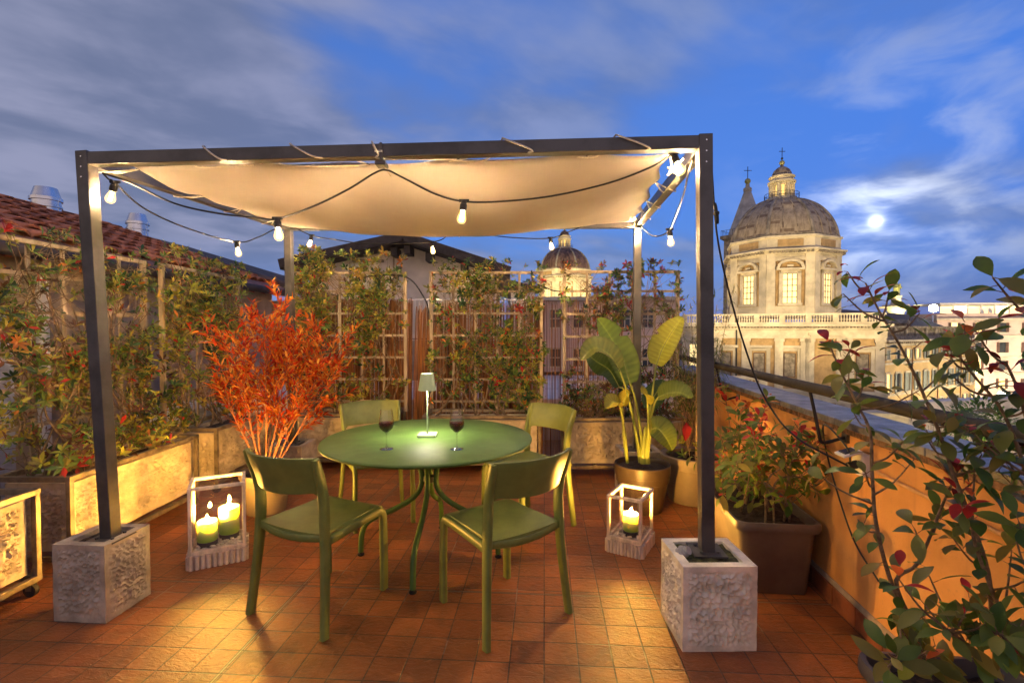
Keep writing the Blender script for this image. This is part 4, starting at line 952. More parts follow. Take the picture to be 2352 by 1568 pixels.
# slender shrub in the big taupe pot, tied to a cane
r = random.Random(17); q = Vector((1.515, 4.08, .35)); t = thing('bamboo_shrub', 'feathery narrow leaved shrub tied to a cane in the large taupe pot', 'shrub', q); st = MB(); lf = MB()
palW = [((.30, .30, .07), 4), ((.17, .22, .05), 4), ((.44, .38, .10), 2), ((.50, .45, .22), 1)]
for i in range(34):
    a = r.uniform(0, 6.28); top = Vector((q.x + r.uniform(-.30, .24) + .02, q.y + r.uniform(-.22, .22), r.uniform(1.0, 1.78)))
    pts = catmull([q + Vector((.08 * math.cos(a), .08 * math.sin(a), 0)), q.lerp(top, .5) + Vector((r.uniform(-.05, .05), 0, .08)), top], 5); st.tube(pts, .0022, 4, cap=False)
    for p_ in pts[4:]:
        for _ in range(9):
            dv = Vector((r.uniform(-1, 1), r.uniform(-1, 1), r.uniform(-.5, .9)))
            lf.leaf(p_ + Vector((r.uniform(-.04, .04), r.uniform(-.04, .04), r.uniform(-.06, .06))), dv, (0, 0, 1), r.uniform(.06, .13), r.uniform(.006, .011), pick(r, palW), .5, .2, 2)
for i in range(26):
    a = r.uniform(0, 6.28); p_ = q + Vector((.17 * math.cos(a), .17 * math.sin(a), r.uniform(.03, .16))); rosette(lf, r, p_, (math.cos(a), math.sin(a), 1), 5, .06, [(GR, 3), (YG, 2), (OL, 2)])
obj('stems', st, M['bark'], t, smooth=80); obj('foliage', lf, M['leaf_thin'], t)
mb = MB(); mb.tube([D(1600, 1070, 3.98), D(1601, 900, 3.98), D(1604, 742, 4.0)], [.011, .010, .009], 10); obj('support_cane', mb, M['cane'], t, smooth=60)
t = thing('anthurium', 'single red spathe on a thin stalk beside the large taupe pot', 'flower', D(1582, 1050, 3.9)); mb = MB(); mb.tube(catmull([D(1586, 1062, 3.95), D(1582, 1030, 3.92), D(1576, 1000, 3.9)], 4), .003, 5); obj('stalk', mb, M['bark'], t)
lf = MB(); lf.leaf(D(1574, 1012, 3.9), (.05, -.1, 1), (.2, -1, .2), .15, .085, (.62, .03, .05), .1, .35); obj('spathe', lf, M['leaf_gloss'], t)

# ------------------------------------------------------------------ rectangular troughs and photinias along the parapet
def tub(lb, ya, yb, xi, wtop, h, material, grp, roll=.02):
    """rim between y=ya and y=yb along the parapet; xi: distance of its inner rim from the wall"""
    c = WP((ya + yb) / 2, xi - wtop / 2); t = thing('plant_tub', lb, 'planter', (c.x, c.y, 0), group=grp); mb = MB()
    Lh, Wh = (yb - ya) / 2, wtop / 2; cc = Vector((c.x, c.y, 0)); e1 = -wn_
    def ring(k, z, rad=.05, ko=0):
        o = []; a, b = Wh * k + ko, Lh * (1 - (1 - k) * Wh / Lh) + ko
        for sx, sy, a0 in ((1, 1, 0), (-1, 1, 90), (-1, -1, 180), (1, -1, 270)):
            for s_ in range(5):
                th = R(a0 + s_ * 22.5); o.append(cc + e1 * (sx * (a - rad) + rad * math.cos(th)) + wd * (sy * (b - rad) + rad * math.sin(th)) + Vector((0, 0, z)))
        return o
    rings = [ring(.74, .002, .03), ring(.76, .01, .035), ring(.90, h - .055), ring(.905, h - .05), ring(.985, h - .048), ring(1, h - .035), ring(1, h - .012), ring(.985, h), ring(.93, h), ring(.91, h - .012), ring(.88, h - .075)]
    n = len(rings[0]); vs = [p_ for r_ in rings for p_ in r_]; fs = []
    for i in range(len(rings) - 1):
        for k in range(n): a, b = i * n + k, i * n + (k + 1) % n; fs.append((a, b, b + n, a + n))
    fs.append(tuple(range(n - 1, -1, -1))); fs.append(tuple((len(rings) - 1) * n + k for k in range(n)))
    mb.add(vs, fs); obj('tub', mb, material, t, smooth=40)
    sb = soil_grid(-Wh * .87, Wh * .87, -(Lh - Wh * .12), (Lh - Wh * .12), h - .05, math.atan2(wd.y, wd.x) - R(90), c, .02); obj('soil', sb, M['soil'], t, smooth=180)
tub('dark brown rectangular tub with the red tipped photinia, against the orange parapet', 2.52, 3.30, .475, .44, .40, M['pot_dark'], 'rectangular tubs along the parapet')
tub('slate coloured rectangular tub at the bottom edge of the view, against the parapet', .75, 1.50, .475, .44, .40, M['pot_slate'], 'rectangular tubs along the parapet')
PG, PD_ = (.17, .255, .04), (.10, .19, .035)
def photinia(lb, base, stems, seed, L, nw, pal, palred, topred, r0=.008, tw_=.5, group='photinias along the parapet'):
    """stems: lists of points; leaf whorls from part way up, red young leaves at the tips"""
    r = random.Random(seed); t = thing('photinia_shrub', lb, 'shrub', base, group=group); st = MB(); lf = MB()
    def whorl(p_, ax, n, l, pl, sp_=1.0):
        ax = Vector(ax).normalized(); o = ax.orthogonal().normalized(); b = ax.cross(o)
        for i in range(n):
            a = 2 * math.pi * i * .382 + r.random(); rad = o * math.cos(a) + b * math.sin(a); d = (rad + ax * r.uniform(-.1, .7) * sp_).normalized(); ll = l * r.uniform(.6, 1.15)
            k = p_ + ax * (-.02 * i / n * 3); st.tube([k, k + d * .016], .0011, 3, cap=False)
            lf.leaf(k + d * .015, d, ax + Vector((0, 0, .4)), ll, ll * r.uniform(.40, .52), pick(r, pl), r.uniform(.1, .6), .22, 6, (.07, .48, .82, 1.0, .95, .66, .05))
    for s_ in stems:
        pts = catmull(s_, 6); n = len(pts); st.tube(pts, [r0 * (1 - .68 * i / n) for i in range(n)], 7, cap=False)
        for i in range(int(n * .18), n):
            k = i / n
            if r.random() < tw_:
                a = r.uniform(0, 6.28); d = Vector((math.cos(a), math.sin(a), r.uniform(.2, .9))).normalized(); l = r.uniform(.05, .20) * (1.15 - .5 * k)
                tw = [pts[i], pts[i] + d * l * .5 + Vector((0, 0, -.005)), pts[i] + d * l + Vector((0, 0, .02))]; st.tube(catmull(tw, 3), [.0032, .003, .0028, .0026, .0024, .002, .0016], 5, cap=False)
                whorl(tw[-1], d + Vector((0, 0, .3)), r.randint(nw - 2, nw + 1), L, pal)
                if r.random() < topred * .45: whorl(tw[-1] + Vector((0, 0, .02)), (0, 0, 1), 3, L * .7, palred, 2)
            if r.random() < .35: whorl(pts[i], pts[i] - pts[i - 1], 2, L, pal)
        whorl(pts[-1], pts[-1] - pts[-2], nw, L * .95, palred if r.random() < topred and pts[-1].z > .8 else pal, 1.8)
    obj('stems', st, M['bark'], t, smooth=80); obj('foliage', lf, M['leaf_gloss'], t, smooth=180)
r = random.Random(23); stems = []
for i in range(13):
    b = WP(r.uniform(2.62, 3.2), r.uniform(.12, .36), .355); e = b + Vector((r.uniform(-.14, .14), r.uniform(-.30, .30), r.uniform(.28, .74) * (1.15 if i % 3 else .8)))
    e.x = min(e.x, WX(e.y, .04)); stems.append([b, b.lerp(e, .5) + Vector((r.uniform(-.04, .04), r.uniform(-.04, .04), 0)), e])
stems.append([WP(2.62, .25, .355), D(1780, 1110, 2.62), D(1835, 1095, 2.60), D(1878, 1130, 2.52)])
stems.append([WP(2.66, .28, .355), D(1765, 1100, 2.66), D(1822, 1060, 2.62), D(1860, 1010, 2.60)])
palP = [(PG, 5), ((.20, .22, .045), 3), (PD_, 3), (OL, 2)]; palPr = [((.56, .035, .025), 4), ((.72, .16, .04), 2), ((.35, .03, .02), 2)]
photinia('bushy photinia with red young leaves in the brown tub behind the front right post', WP(2.9, .24, .355), stems, 41, .074, 6, palP, palPr, .85, .006)
Y2 = 1.32
st2 = [[G(2165, 1545, .355), D(2098, 1440, 1.40), D(2045, 1330, 1.40), D(2012, 1200, 1.40), D(2003, 1080, 1.42), D(1998, 990, 1.44), D(1970, 930, 1.46), D(1930, 850, 1.48), D(1905, 790, 1.49)],
       [G(2165, 1545, .355), D(2060, 1350, 1.38), D(2110, 1290, 1.37), D(2160, 1170, 1.36), D(2200, 1080, 1.34)],
       [D(2290, 1535, 1.30), D(2280, 1440, 1.30), D(2268, 1310, 1.30), D(2225, 1180, 1.30), D(2190, 1090, 1.31), D(2160, 1000, 1.33), D(2110, 880, 1.36), D(2065, 790, 1.38), D(2020, 715, 1.40), D(1988, 650, 1.41)],
       [D(2470, 1560, 1.16), D(2400, 1450, 1.17), D(2362, 1330, 1.18), D(2375, 1180, 1.18), D(2345, 1050, 1.19), D(2300, 940, 1.2), D(2235, 860, 1.22), D(2190, 800, 1.24)],
       [D(2420, 1560, 1.24), D(2320, 1440, 1.25), D(2240, 1250, 1.26), D(2235, 1150, 1.26)],
       [D(2560, 1560, 1.10), D(2440, 1200, 1.12), D(2370, 1000, 1.14), D(2340, 900, 1.15), D(2310, 830, 1.16)],
       [D(2560, 1560, 1.08), D(2490, 1050, 1.08), D(2440, 880, 1.08), D(2395, 740, 1.08), D(2370, 690, 1.08)],
       [D(2200, 1552, 1.36), D(2140, 1520, 1.34), D(2080, 1500, 1.30), D(2040, 1530, 1.22)],
       [D(2300, 1552, 1.20), D(2220, 1480, 1.18), D(2170, 1440, 1.16)], [D(2400, 1552, 1.12), D(2330, 1490, 1.10), D(2290, 1450, 1.08)]]
photinia('tall leggy photinia rising in the foreground in front of the parapet and the lit church', G(2200, 1560, .355), st2, 43, .068, 5, palP, palPr, .9, .007, .28)

for (u, v), hue, lb in (((1293, 1137), (.75, .45, .12), 'curled tan fallen leaf on the floor tiles behind the small lantern'), ((1905, 1375), (.5, .2, .05), 'dry fallen leaf on the floor tiles beside the brown tub'), ((1290, 1420), (.55, .28, .08), 'tiny fallen leaf on the tiles beside the right front chair')):
    q = G(u, v, .004); lf = MB(); lf.leaf(q, (1, .4, .05), (0, 0, 1), .045, .022, hue, .3, .4); obj('fallen_leaf', lf, M['leaf_thin'], label=lb, cat='leaf', group='fallen leaves on the terrace')
# ------------------------------------------------------------------ house along the left side: beige wall, tiled roof, flues
t = thing('tiled_house', 'beige house on the left under an orange tiled roof', 'house', (-5.5, 5, 0))
EX, EZ, RX, RZ, HY0, HY1 = -3.9, 2.10, -6.9, 3.17, 1.2, 8.6
mb = MB(); mb.prism([(-4.2, HY0, STREET), (-4.2, HY1, STREET), (-9.6, HY1, STREET), (-9.6, HY0, STREET)], (0, 0, 1), 2.07 - STREET); obj('wall', mb, M['wall_left'], t)
mb = MB(); mb.prism([(-4.2, HY0 + .02, 2.075), (RX, HY0 + .02, RZ - .06), (-9.6, HY0 + .02, 2.075)], (0, 1, 0), HY1 - HY0 - .04); obj('gable', mb, M['wall_left'], t)
mb = MB(); mb.prism([(EX, HY0 - .1, EZ - .03), (RX, HY0 - .1, RZ - .03), (-9.9, HY0 - .1, EZ - .03), (-9.9, HY0 - .1, EZ), (RX, HY0 - .1, RZ), (EX, HY0 - .1, EZ)], (0, 1, 0), HY1 - HY0 + .2); rf = obj('roof', mb, M['tile_old'], t)
r = random.Random(3); mb = MB(); sl_ = Vector((RX - EX, 0, RZ - EZ)); Ls = sl_.length; sl_.normalize(); nrm = Vector((-sl_.z, 0, sl_.x))
nrm = nrm if nrm.z > 0 else -nrm
course = .36; ncr = int((Ls - .28) / course)
for i in range(ncr + 1):
    s0 = .30 + i * course; y = HY0 - .08; odd = i % 2
    while y < HY1 + .05:
        w_ = .235; a = Vector((EX, y, EZ)) + sl_ * s0 + nrm * (.004 + r.uniform(0, .012)); b = a + sl_ * (course + .06) + nrm * -.028
        P_ = []
        for p_, rr in ((a, .120), (b, .098)):
            P_.append([p_ + Vector((0, 1, 0)) * (rr * math.cos(math.pi * k / 5)) + nrm * (rr * .62 * math.sin(math.pi * k / 5)) for k in range(6)])
        o_ = len(mb.v); mb.grid(P_); mb.add(P_[0] + [x - nrm * .022 for x in P_[0]], [(k, k + 1, k + 7, k + 6) for k in range(5)]); y += w_ * r.uniform(.98, 1.02)
obj('barrel_tiles', mb, M['tile'], rf, smooth=40)
mb = MB()
for k in range(60):                                       # corrugated strip along the eave
    pass
rows = []
for s0 in (-.02, .31):
    rows.append([Vector((EX, HY0 - .1 + k * .03, EZ)) + sl_ * s0 + nrm * (.012 + .010 * math.sin(k * 1.57)) for k in range(int((HY1 - HY0 + .2) / .03))])
mb.slab(rows, .003); obj('corrugated_eave', mb, mat('eave_sheet', (.20, .085, .06), .6, .1, .3, 5), rf, smooth=60)
mb = MB(); mb.tube([(EX + .02, HY0 - .1, EZ - .05), (EX + .02, HY1 + .1, EZ - .05)], .055, 10); obj('gutter', mb, M['dark_roof'], t, smooth=60)
mb = MB()
y = HY0
while y < HY1: mb.bar((EX - .02, y, EZ - .09), (-4.25, y, EZ + .03), .05, .05, (0, 1, 0)); y += .33
obj('rafters', mb, mat('red_rafter', (.30, .08, .035), .7, 0, .3, 5), t)
for i, (x, y) in enumerate(((-7.0, 7.42), (-7.0, 9.25 - .75 + .72))):
    z0 = 2.7; top = D(0, 432 if i == 0 else 492, y).z; rr = .175 if i == 0 else .165
    mb = MB(); c_ = (x, y, 0); mb.lathe([(rr, z0), (rr, top - .30), (rr + .015, top - .295), (rr + .015, top - .27), (rr, top - .265), (rr, top - .20), (rr + .02, top - .195), (rr + .02, top - .15), (rr + .004, top - .145), (rr * .78, top), (rr * .7, top), (rr * .7, top - .05), (0, top - .05)], 24, c_); obj('flue', mb, M['steel'], rf, smooth=40)
for y0_, y1_, z1_ in ((2.86, 3.42, 1.62), (3.6, 4.1, 1.55)):
    mb = MB(); mb.prism([(-4.195, y0_, -.0), (-4.17, y0_, -.0), (-4.17, y1_, -.0), (-4.195, y1_, -.0)], (0, 0, 1), z1_); dr = obj('shutter_door', mb, mat('pale_blue_panel', (.50, .50, .56), .6, 0, .08, 2), t)
    for k in range(9):
        mb = MB(); mb.box((-4.165, (y0_ + y1_) / 2, .12 + k * .17), (.012, y1_ - y0_ - .08, .12)); obj('louvre', mb, mat('pale_blue_slat', (.46, .46, .53), .6), dr)
mb = MB(); mb.tube([(-4.13, 4.32, 0), (-4.13, 4.32, 1.9)], .045, 12); obj('downpipe', mb, M['white'], t, smooth=60)
mb = MB(); mb.prism([(-4.195, 6.65, 1.05), (-4.165, 6.65, 1.05), (-4.165, 7.25, 1.05), (-4.195, 7.25, 1.05)], (0, 0, 1), .55); wn1 = obj('window', mb, M['shutter_brown'], t)
mb = MB(); mb.prism([(-4.163, 6.72, 1.1), (-4.155, 6.72, 1.1), (-4.155, 7.18, 1.1), (-4.163, 7.18, 1.1)], (0, 0, 1), .45); obj('pane', mb, M['pane'], wn1)
mb = MB(); mb.tube(catmull([D(430, 640, 5.4), D(500, 626, 5.9), D(560, 612, 6.4)], 4), .006, 5); obj('hanging_wire', mb, M['black'], smooth=60, label='black wire strung across the beige wall on the left', cat='wire')
# lower dark roof beyond it
t = thing('dark_roofed_annex', 'low annex with a dark slipping tile roof between the tiled house and the gabled house', 'house', (-5.0, 10.4, 0))
mb = MB(); mb.prism([(-3.9, 9.0, STREET), (-3.9, 12.5, STREET), (-8, 12.5, STREET), (-8, 9.0, STREET)], (0, 0, 1), 1.95 - STREET); obj('wall', mb, M['wall_left'], t)
mb = MB(); mb.prism([(-3.55, 8.9, 1.96), (-8.2, 8.9, 3.35), (-8.2, 8.9, 3.42), (-3.55, 8.9, 2.05)], (0, 1, 0), 3.7); rr_ = obj('roof', mb, M['tile_old'], t)
mb = MB()
for i in range(24):
    y = 8.95 + i * .15; mb.tube([(-3.5, y, 2.05), (-5.0, y, 2.50), (-8.2, y, 3.46)], .06, 7)
obj('barrel_tiles', mb, M['tile_old'], rr_, smooth=60)

# ------------------------------------------------------------------ gabled house in the middle
GY = 10.0
t = thing('gabled_house', 'pale house with a low dark gable roof behind the back trellises', 'house', (-2.1, GY + 2, STREET))
ap = D(940, 552, GY); le = D(672, 612, GY); re_ = D(1172, 628, GY)
wl, wr = Vector((le.x + .35, GY, 0)), Vector((re_.x - .35, GY, 0))
mb = MB(); mb.prism([(wl.x, GY, STREET), (wr.x, GY, STREET), (wr.x, GY, ap.z + (re_.z - ap.z) * (wr.x - ap.x) / (re_.x - ap.x) - .1), (ap.x, GY, ap.z - .1), (wl.x, GY, ap.z + (le.z - ap.z) * (wl.x - ap.x) / (le.x - ap.x) - .1)], (0, 1, 0), 6); obj('wall', mb, M['wall_house'], t)
mb = MB(); ov = .55
for e in (le, re_):
    a, b = Vector((ap.x, GY - ov, ap.z)), Vector((e.x, GY - ov, e.z)); mb.prism([a, b, b - Vector((0, 0, .13)), a - Vector((0, 0, .13))], (0, 1, 0), 6.6 + ov)
rf = obj('roof', mb, M['dark_roof'], t)
for k in range(2):
    e = (le, re_)[k]; mb = MB(); a, b = Vector((ap.x, GY - ov - .03, ap.z - .02)), Vector((e.x, GY - ov - .03, e.z - .02)); mb.bar(a, b, .04, .17, (0, 1, 0)); obj('bargeboard', mb, M['dark_roof'], rf)
for u in (912, 942, 1068, 990):
    q = D(u, 0, GY); k = (q.x - ap.x) / ((re_ if q.x > ap.x else le).x - ap.x); z = ap.z + ((re_ if q.x > ap.x else le).z - ap.z) * k - .24
    mb = MB(); mb.bar((q.x, GY - .42, z), (q.x, GY + .05, z), .12, .16, (1, 0, 0)); obj('purlin_end', mb, M['dark_roof'], t)
mb = MB(); q = D(940, 548, GY + .3); mb.lathe([(0, .14), (.10, .12), (.17, .05), (.18, -.02), (.2, -.1)][::-1], 14, q); obj('ridge_cap', mb, M['tile'], rf, smooth=60)
def window(parent, x0, x1, z0, z1, y, nv=2, nh=1, frame=None, pane=None, fw=.05):
    mb = MB(); yy = y - .03
    for a, b in (((x0, z0), (x1, z0)), ((x0, z1), (x1, z1))): mb.bar((a[0] - fw, yy, a[1]), (b[0] + fw, yy, b[1]), .06, fw, (0, 1, 0))
    for x in [x0 + (x1 - x0) * i / nv for i in range(nv + 1)]: mb.bar((x, yy - .003, z0 + fw / 2), (x, yy - .003, z1 - fw / 2), fw if x in (x0, x1) else fw * .6, .05, (1, 0, 0))
    for i in range(1, nh + 1): z = z0 + (z1 - z0) * i / (nh + 1); mb.bar((x0, yy + .004, z), (x1, yy + .004, z), .04, fw * .5, (0, 1, 0))
    w_ = obj('window', mb, frame or M['white'], parent)
    mb = MB(); mb.box(((x0 + x1) / 2, y - .006, (z0 + z1) / 2), (x1 - x0, .008, z1 - z0)); obj('pane', mb, pane or M['pane'], w_); return w_
a, b = D(800, 652, GY), D(845, 610, GY); window(t, a.x, b.x, a.z, b.z, GY, 3, 1); a, b = D(857, 640, GY), D(868, 612, GY)
mb = MB(); a = D(836, 600, GY); mb.box((a.x + .1, GY - .06, a.z), (.62, .10, .05)); obj('lintel', mb, M['stone_dark'], t)
mb = MB(); q = D(905, 590, GY); mb.tube([(q.x, GY - .03, -1), (q.x, GY - .03, q.z)], .018, 6); obj('downpipe', mb, M['wood'], t)
mb = MB(); q = D(919, 626, GY); mb.box((q.x, GY - .06, q.z), (.07, .10, .16)); mb.box((q.x, GY - .06, q.z + .10), (.10, .13, .02)); obj('wall_lantern', mb, M['black'], t)
mb = MB()                                             # its roof terrace railing seen over the screen
for i in range(46): x = -3.75 + i * .085; mb.bar((x, GY - .9, 1.2), (x, GY - .9, 1.98), .012, .012, (1, 0, 0))
for z in (1.25, 1.98): mb.bar((-3.8, GY - .9, z), (.2, GY - .9, z), .03, .02, (0, 1, 0))
obj('railing', mb, M['steel'], label='thin metal railing in front of the gabled house', cat='railing')
t = thing('neighbour_terrace', 'flat neighbouring roof deck beyond the reed screens', 'building', (-1, 8.4, 0))
mb = MB(); mb.prism([(-3.8, 6.5, STREET), (WX(6.5), 6.5, STREET), (WX(11), 11, STREET), (3, GY - .1, STREET), (-3.8, GY - .1, STREET)], (0, 0, 1), 1.0 - STREET - .1 - .4); obj('deck', mb, M['wall_house'], t)
mb = MB(); mb.prism([(-3.8, GY - 1.1, .5), (.3, GY - 1.1, .5), (.3, GY - .9, .5), (-3.8, GY - .9, .5)], (0, 0, 1), .72); obj('parapet', mb, M['stone_dark'], t)

# pale roof-top block seen through the right hand trellis
BY = 34.0
t = thing('rooftop_block', 'pale lit rooftop block glimpsed through the banana trellis', 'building', (7, BY + 4, STREET)); x0, x1 = D(1176, 0, BY).x, D(1560, 0, BY).x; zt = D(0, 690, BY).z
mb = MB(); mb.prism([(x0, BY, STREET), (x1, BY, STREET), (x1, BY + 8, STREET), (x0, BY + 8, STREET)], (0, 0, 1), zt - STREET); obj('wall', mb, M['hotel'], t)
mb = MB(); mb.prism([(x0 - .3, BY - .3, zt), (x1 + .3, BY - .3, zt), (x1 + .3, BY + 8.3, zt), (x0 - .3, BY + 8.3, zt)], (0, 0, 1), .25); obj('cornice', mb, M['stone'], t)
for i in range(7):
    x = x0 + 1.0 + i * 1.6
    for z in (zt - 1.9, zt - 4.6): window(t, x, x + .8, z, z + 1.3, BY, 2, 1, M['stone'], M['pane'], .1)
t = thing('grey_rooftop_hut', 'small grey roof hut to the right of the gabled house', 'building', (2, 26, STREET)); a, b = D(1172, 668, 26), D(1228, 640, 26)
mb = MB(); mb.prism([(a.x, 26, STREET), (b.x, 26, STREET), (b.x, 29, STREET), (a.x, 29, STREET)], (0, 0, 1), b.z - STREET - .5); obj('wall', mb, M['white'], t)
mb = MB(); mb.prism([(a.x - .4, 25.7, a.z), (b.x + .3, 25.7, b.z - .55), (b.x + .3, 25.7, b.z - .45), (a.x - .4, 25.7, b.z)], (0, 1, 0), 3.5); obj('roof', mb, M['dark_roof'], t)
mb = MB(); q = D(1466, 640, 40); mb.tube([(q.x, 40, q.z - 3), (q.x, 40, D(0, 607, 40).z)], .035, 6)
mb.tube([(q.x - .35, 40, q.z + .2), (q.x + .3, 40, q.z + .2)], .02, 5); obj('antenna_mast', mb, M['white'], label='thin white antenna mast rising behind the banana trellis', cat='antenna')

# ------------------------------------------------------------------ domed church
def lit_window(parent, P, t0, t1, z0, z1, nv, nh, n_off, lit=True, bar=.09):
    """P(t, n, z) gives a point of a facade: t along, n outwards"""
    mb = MB(); mb.add([P(t0, n_off, z0), P(t1, n_off, z0), P(t1, n_off, z1), P(t0, n_off, z1)], [(0, 1, 2, 3)]); pn = obj('window', mb, M['litpane'] if lit is True else (lit or M['pane']), parent)
    mb = MB(); nd = (P(0, 1, 0) - P(0, 0, 0)).normalized(); td = (P(1, 0, 0) - P(0, 0, 0)).normalized()
    for i in range(nv + 1): x = t0 + (t1 - t0) * i / nv; mb.bar(P(x, n_off + .05, z0), P(x, n_off + .05, z1), bar, .06, td)
    for i in range(nh + 1): z = z0 + (z1 - z0) * i / nh; mb.bar(P(t0, n_off + .045, z), P(t1, n_off + .045, z), .05, bar, nd)
    obj('glazing_bars', mb, M['shutter_brown'], pn); return pn
def fbox(mb, P, t0, t1, n0, n1, z0, z1):
    vs = [P(t, n, z) for t in (t0, t1) for n in (n0, n1) for z in (z0, z1)]
    mb.add(vs, [(0, 1, 3, 2), (4, 6, 7, 5), (0, 4, 5, 1), (2, 3, 7, 6), (0, 2, 6, 4), (1, 5, 7, 3)])
def dome_unit(t, cx, cy, zb, rot, dome_mat, detail=True, dr=.0):
    """octagonal drum from zb up, dome, lantern and cross; Rc is the corner radius"""
    C_ = Vector((cx, cy, 0)); Rc = 8.3; ap_ = Rc * math.cos(R(22.5)); fwid = 2 * Rc * math.sin(R(22.5)); O8 = lambda r_, z, c0=0: [C_ + Vector((r_ * math.cos(rot + R(22.5 + 45 * k)), r_ * math.sin(rot + R(22.5 + 45 * k)), z)) for k in range(8)]
    def ring(mb, lst):
        for i in range(len(lst) - 1):
            a, b = O8(*lst[i]), O8(*lst[i + 1]); mb.add(a + b, [(k, (k + 1) % 8, (k + 1) % 8 + 8, k + 8) for k in range(8)])
    z = zb; dw = z + 7.9
    mb = MB(); ring(mb, [(Rc - .35, z - 1.5), (Rc - .35, dw)]); drum = obj('drum', mb, M['brick'], t)
    mb = MB(); ring(mb, [(Rc - .2, dw - .9), (Rc - .2, dw - .1), (Rc + .1, dw - .08), (Rc + .1, dw + .15), (Rc + .55, dw + .45), (Rc + .75, dw + .5), (Rc + .75, dw + .72), (Rc + .2, dw + .85)]); obj('cornice', mb, M['stone'], t)
    mb = MB(); ring(mb, [(Rc + .2, dw + .852), (Rc - .15, dw + .92)]); obj('cornice_lead', mb, M['stone_dark'], t)
    mb = MB(); ring(mb, [(Rc - .12, dw + .92), (Rc - .12, dw + 2.35), (Rc + .15, dw + 2.5), (Rc + .15, dw + 2.75), (Rc - .4, dw + 2.85)]); obj('attic', mb, M['stone'], t)
    for k in range(8):
        a = rot + R(45 * k); nd = Vector((math.cos(a), math.sin(a), 0)); td = Vector((-nd.y, nd.x, 0))
        if nd.y > .55: continue
        P = lambda tt, n, z_, nd=nd, td=td: C_ + nd * (ap_ + n) + td * tt + Vector((0, 0, z_))
        h = fwid / 2; mb = MB()
        fbox(mb, P, -h + .02, -h + 1.2, -.5, .05, z - 1.5, dw - .05); fbox(mb, P, h - 1.2, h - .02, -.5, .05, z - 1.5, dw - .05); obj('pilaster', mb, M['stone'], t)
        mb = MB(); fbox(mb, P, -h + 1.22, h - 1.22, -.5, -.02, dw - 1.0, dw - .5); obj('frieze', mb, M['stone'], t); mb = MB(); fbox(mb, P, -h + 1.2, h - 1.2, -.5, -.05, z - 1.5, z + .2); obj('base_course', mb, M['stone'], t)
        mb = MB()                                            # moulded window surround and segmental hood
        fbox(mb, P, -1.45, -.95, -.4, .0, z + .5, z + 5.3); fbox(mb, P, .95, 1.45, -.4, .0, z + .5, z + 5.3); fbox(mb, P, -1.45, 1.45, -.4, .0, z + 5.0, z + 5.35); fbox(mb, P, -1.6, 1.6, -.4, .12, z + .25, z + .62)
        fbox(mb, P, -1.85, 1.85, -.4, .35, z + 5.5, z + 5.8); fbox(mb, P, -1.2, 1.2, -.4, .02, z + 5.34, z + 5.52); obj('window_surround', mb, M['stone'], t)
        mb = MB(); N = 14; out, inn = [], []
        for i in range(N + 1):
            q = -1 + 2 * i / N; out.append((q * 1.86, 5.82 + 1.28 * math.sqrt(max(0, 1 - q * q)) ** 1.0)); inn.append((q * 1.5, 5.80 + .95 * math.sqrt(max(0, 1 - q * q))))
        for i in range(N):
            vs = [P(*(o[0], n, z + o[1])) for n in (-.3, .42) for o in (out[i], out[i + 1], inn[i + 1], inn[i])]
            mb.add(vs, [(0, 1, 2, 3), (7, 6, 5, 4), (0, 4, 5, 1), (3, 2, 6, 7), (1, 5, 6, 2), (0, 3, 7, 4)])
        fbox(mb, P, -.4, .4, -.3, .1, z + 6.0, z + 6.3); obj('hood', mb, M['stone'], t)
        lit_window(t, P, -.95, .95, z + .62, z + 5.0, 3, 5, -.28, True)
        mb = MB(); fbox(mb, P, -h + 1.6, h - 1.6, -.30, -.10 + .0, dw + 1.2, dw + 2.1)
        mb2 = MB(); fbox(mb2, P, -h + 1.5, h - 1.5, -.2, .003, dw + 1.15, dw + 2.15); obj('attic_panel', mb2, M['brick'], t)
        mb = MB()
        nm_ = 11
        for i in range(nm_): x = -h + .4 + (fwid - .8) * i / (nm_ - 1) ; fbox(mb, P, x - .16, x + .16, .1, .62, dw + .14, dw + .42)
        obj('modillions', mb, M['stone_dark'], t)
    # dome shell
    db = dw + 2.86; prof = [(8.72, 0), (8.62, .55), (8.42, 1.4), (8.05, 2.4), (7.5, 3.4), (6.75, 4.4), (5.85, 5.3), (4.8, 6.0), (3.6, 6.6), (2.2, 7.0)]
    sp_ = catmull([(r_ * .895, 0, z_ * .97) for r_, z_ in prof], 3); mb = MB(); NS = 48; vs = []
    for p_ in sp_:
        for k in range(NS):
            a = rot + 2 * math.pi * k / NS; s8 = (a - rot + R(22.5)) % R(45) - R(22.5); f8 = math.cos(R(22.5)) / math.cos(s8); f8 = f8 * .55 + .45
            vs.append((p_.x * f8 * math.cos(a), p_.x * f8 * math.sin(a), p_.z))
    fs = [(i * NS + k, i * NS + (k + 1) % NS, (i + 1) * NS + (k + 1) % NS, (i + 1) * NS + k) for i in range(len(sp_) - 1) for k in range(NS)]
    mb.add(vs, fs); o = obj('dome', mb, dome_mat, t, smooth=30, local=True); o.location = Vector((cx, cy, db)) - t.location
    for k in range(24):
        a = rot + R(22.5 + 15 * k); big = k % 3 == 0; mb = MB()
        s8 = (a - rot + R(22.5)) % R(45) - R(22.5); f8 = (math.cos(R(22.5)) / math.cos(s8)) * .55 + .45
        pts = [C_ + Vector((p_.x * f8 * math.cos(a), p_.x * f8 * math.sin(a), db + p_.z + .02)) for p_ in sp_]
        mb.tube(pts, [(.30 if big else .10) * (.45 + .55 * p_.x / 8.7) for p_ in sp_], 6, cap=False); obj('rib', mb, dome_mat if not big else M['rib'], t, smooth=60)
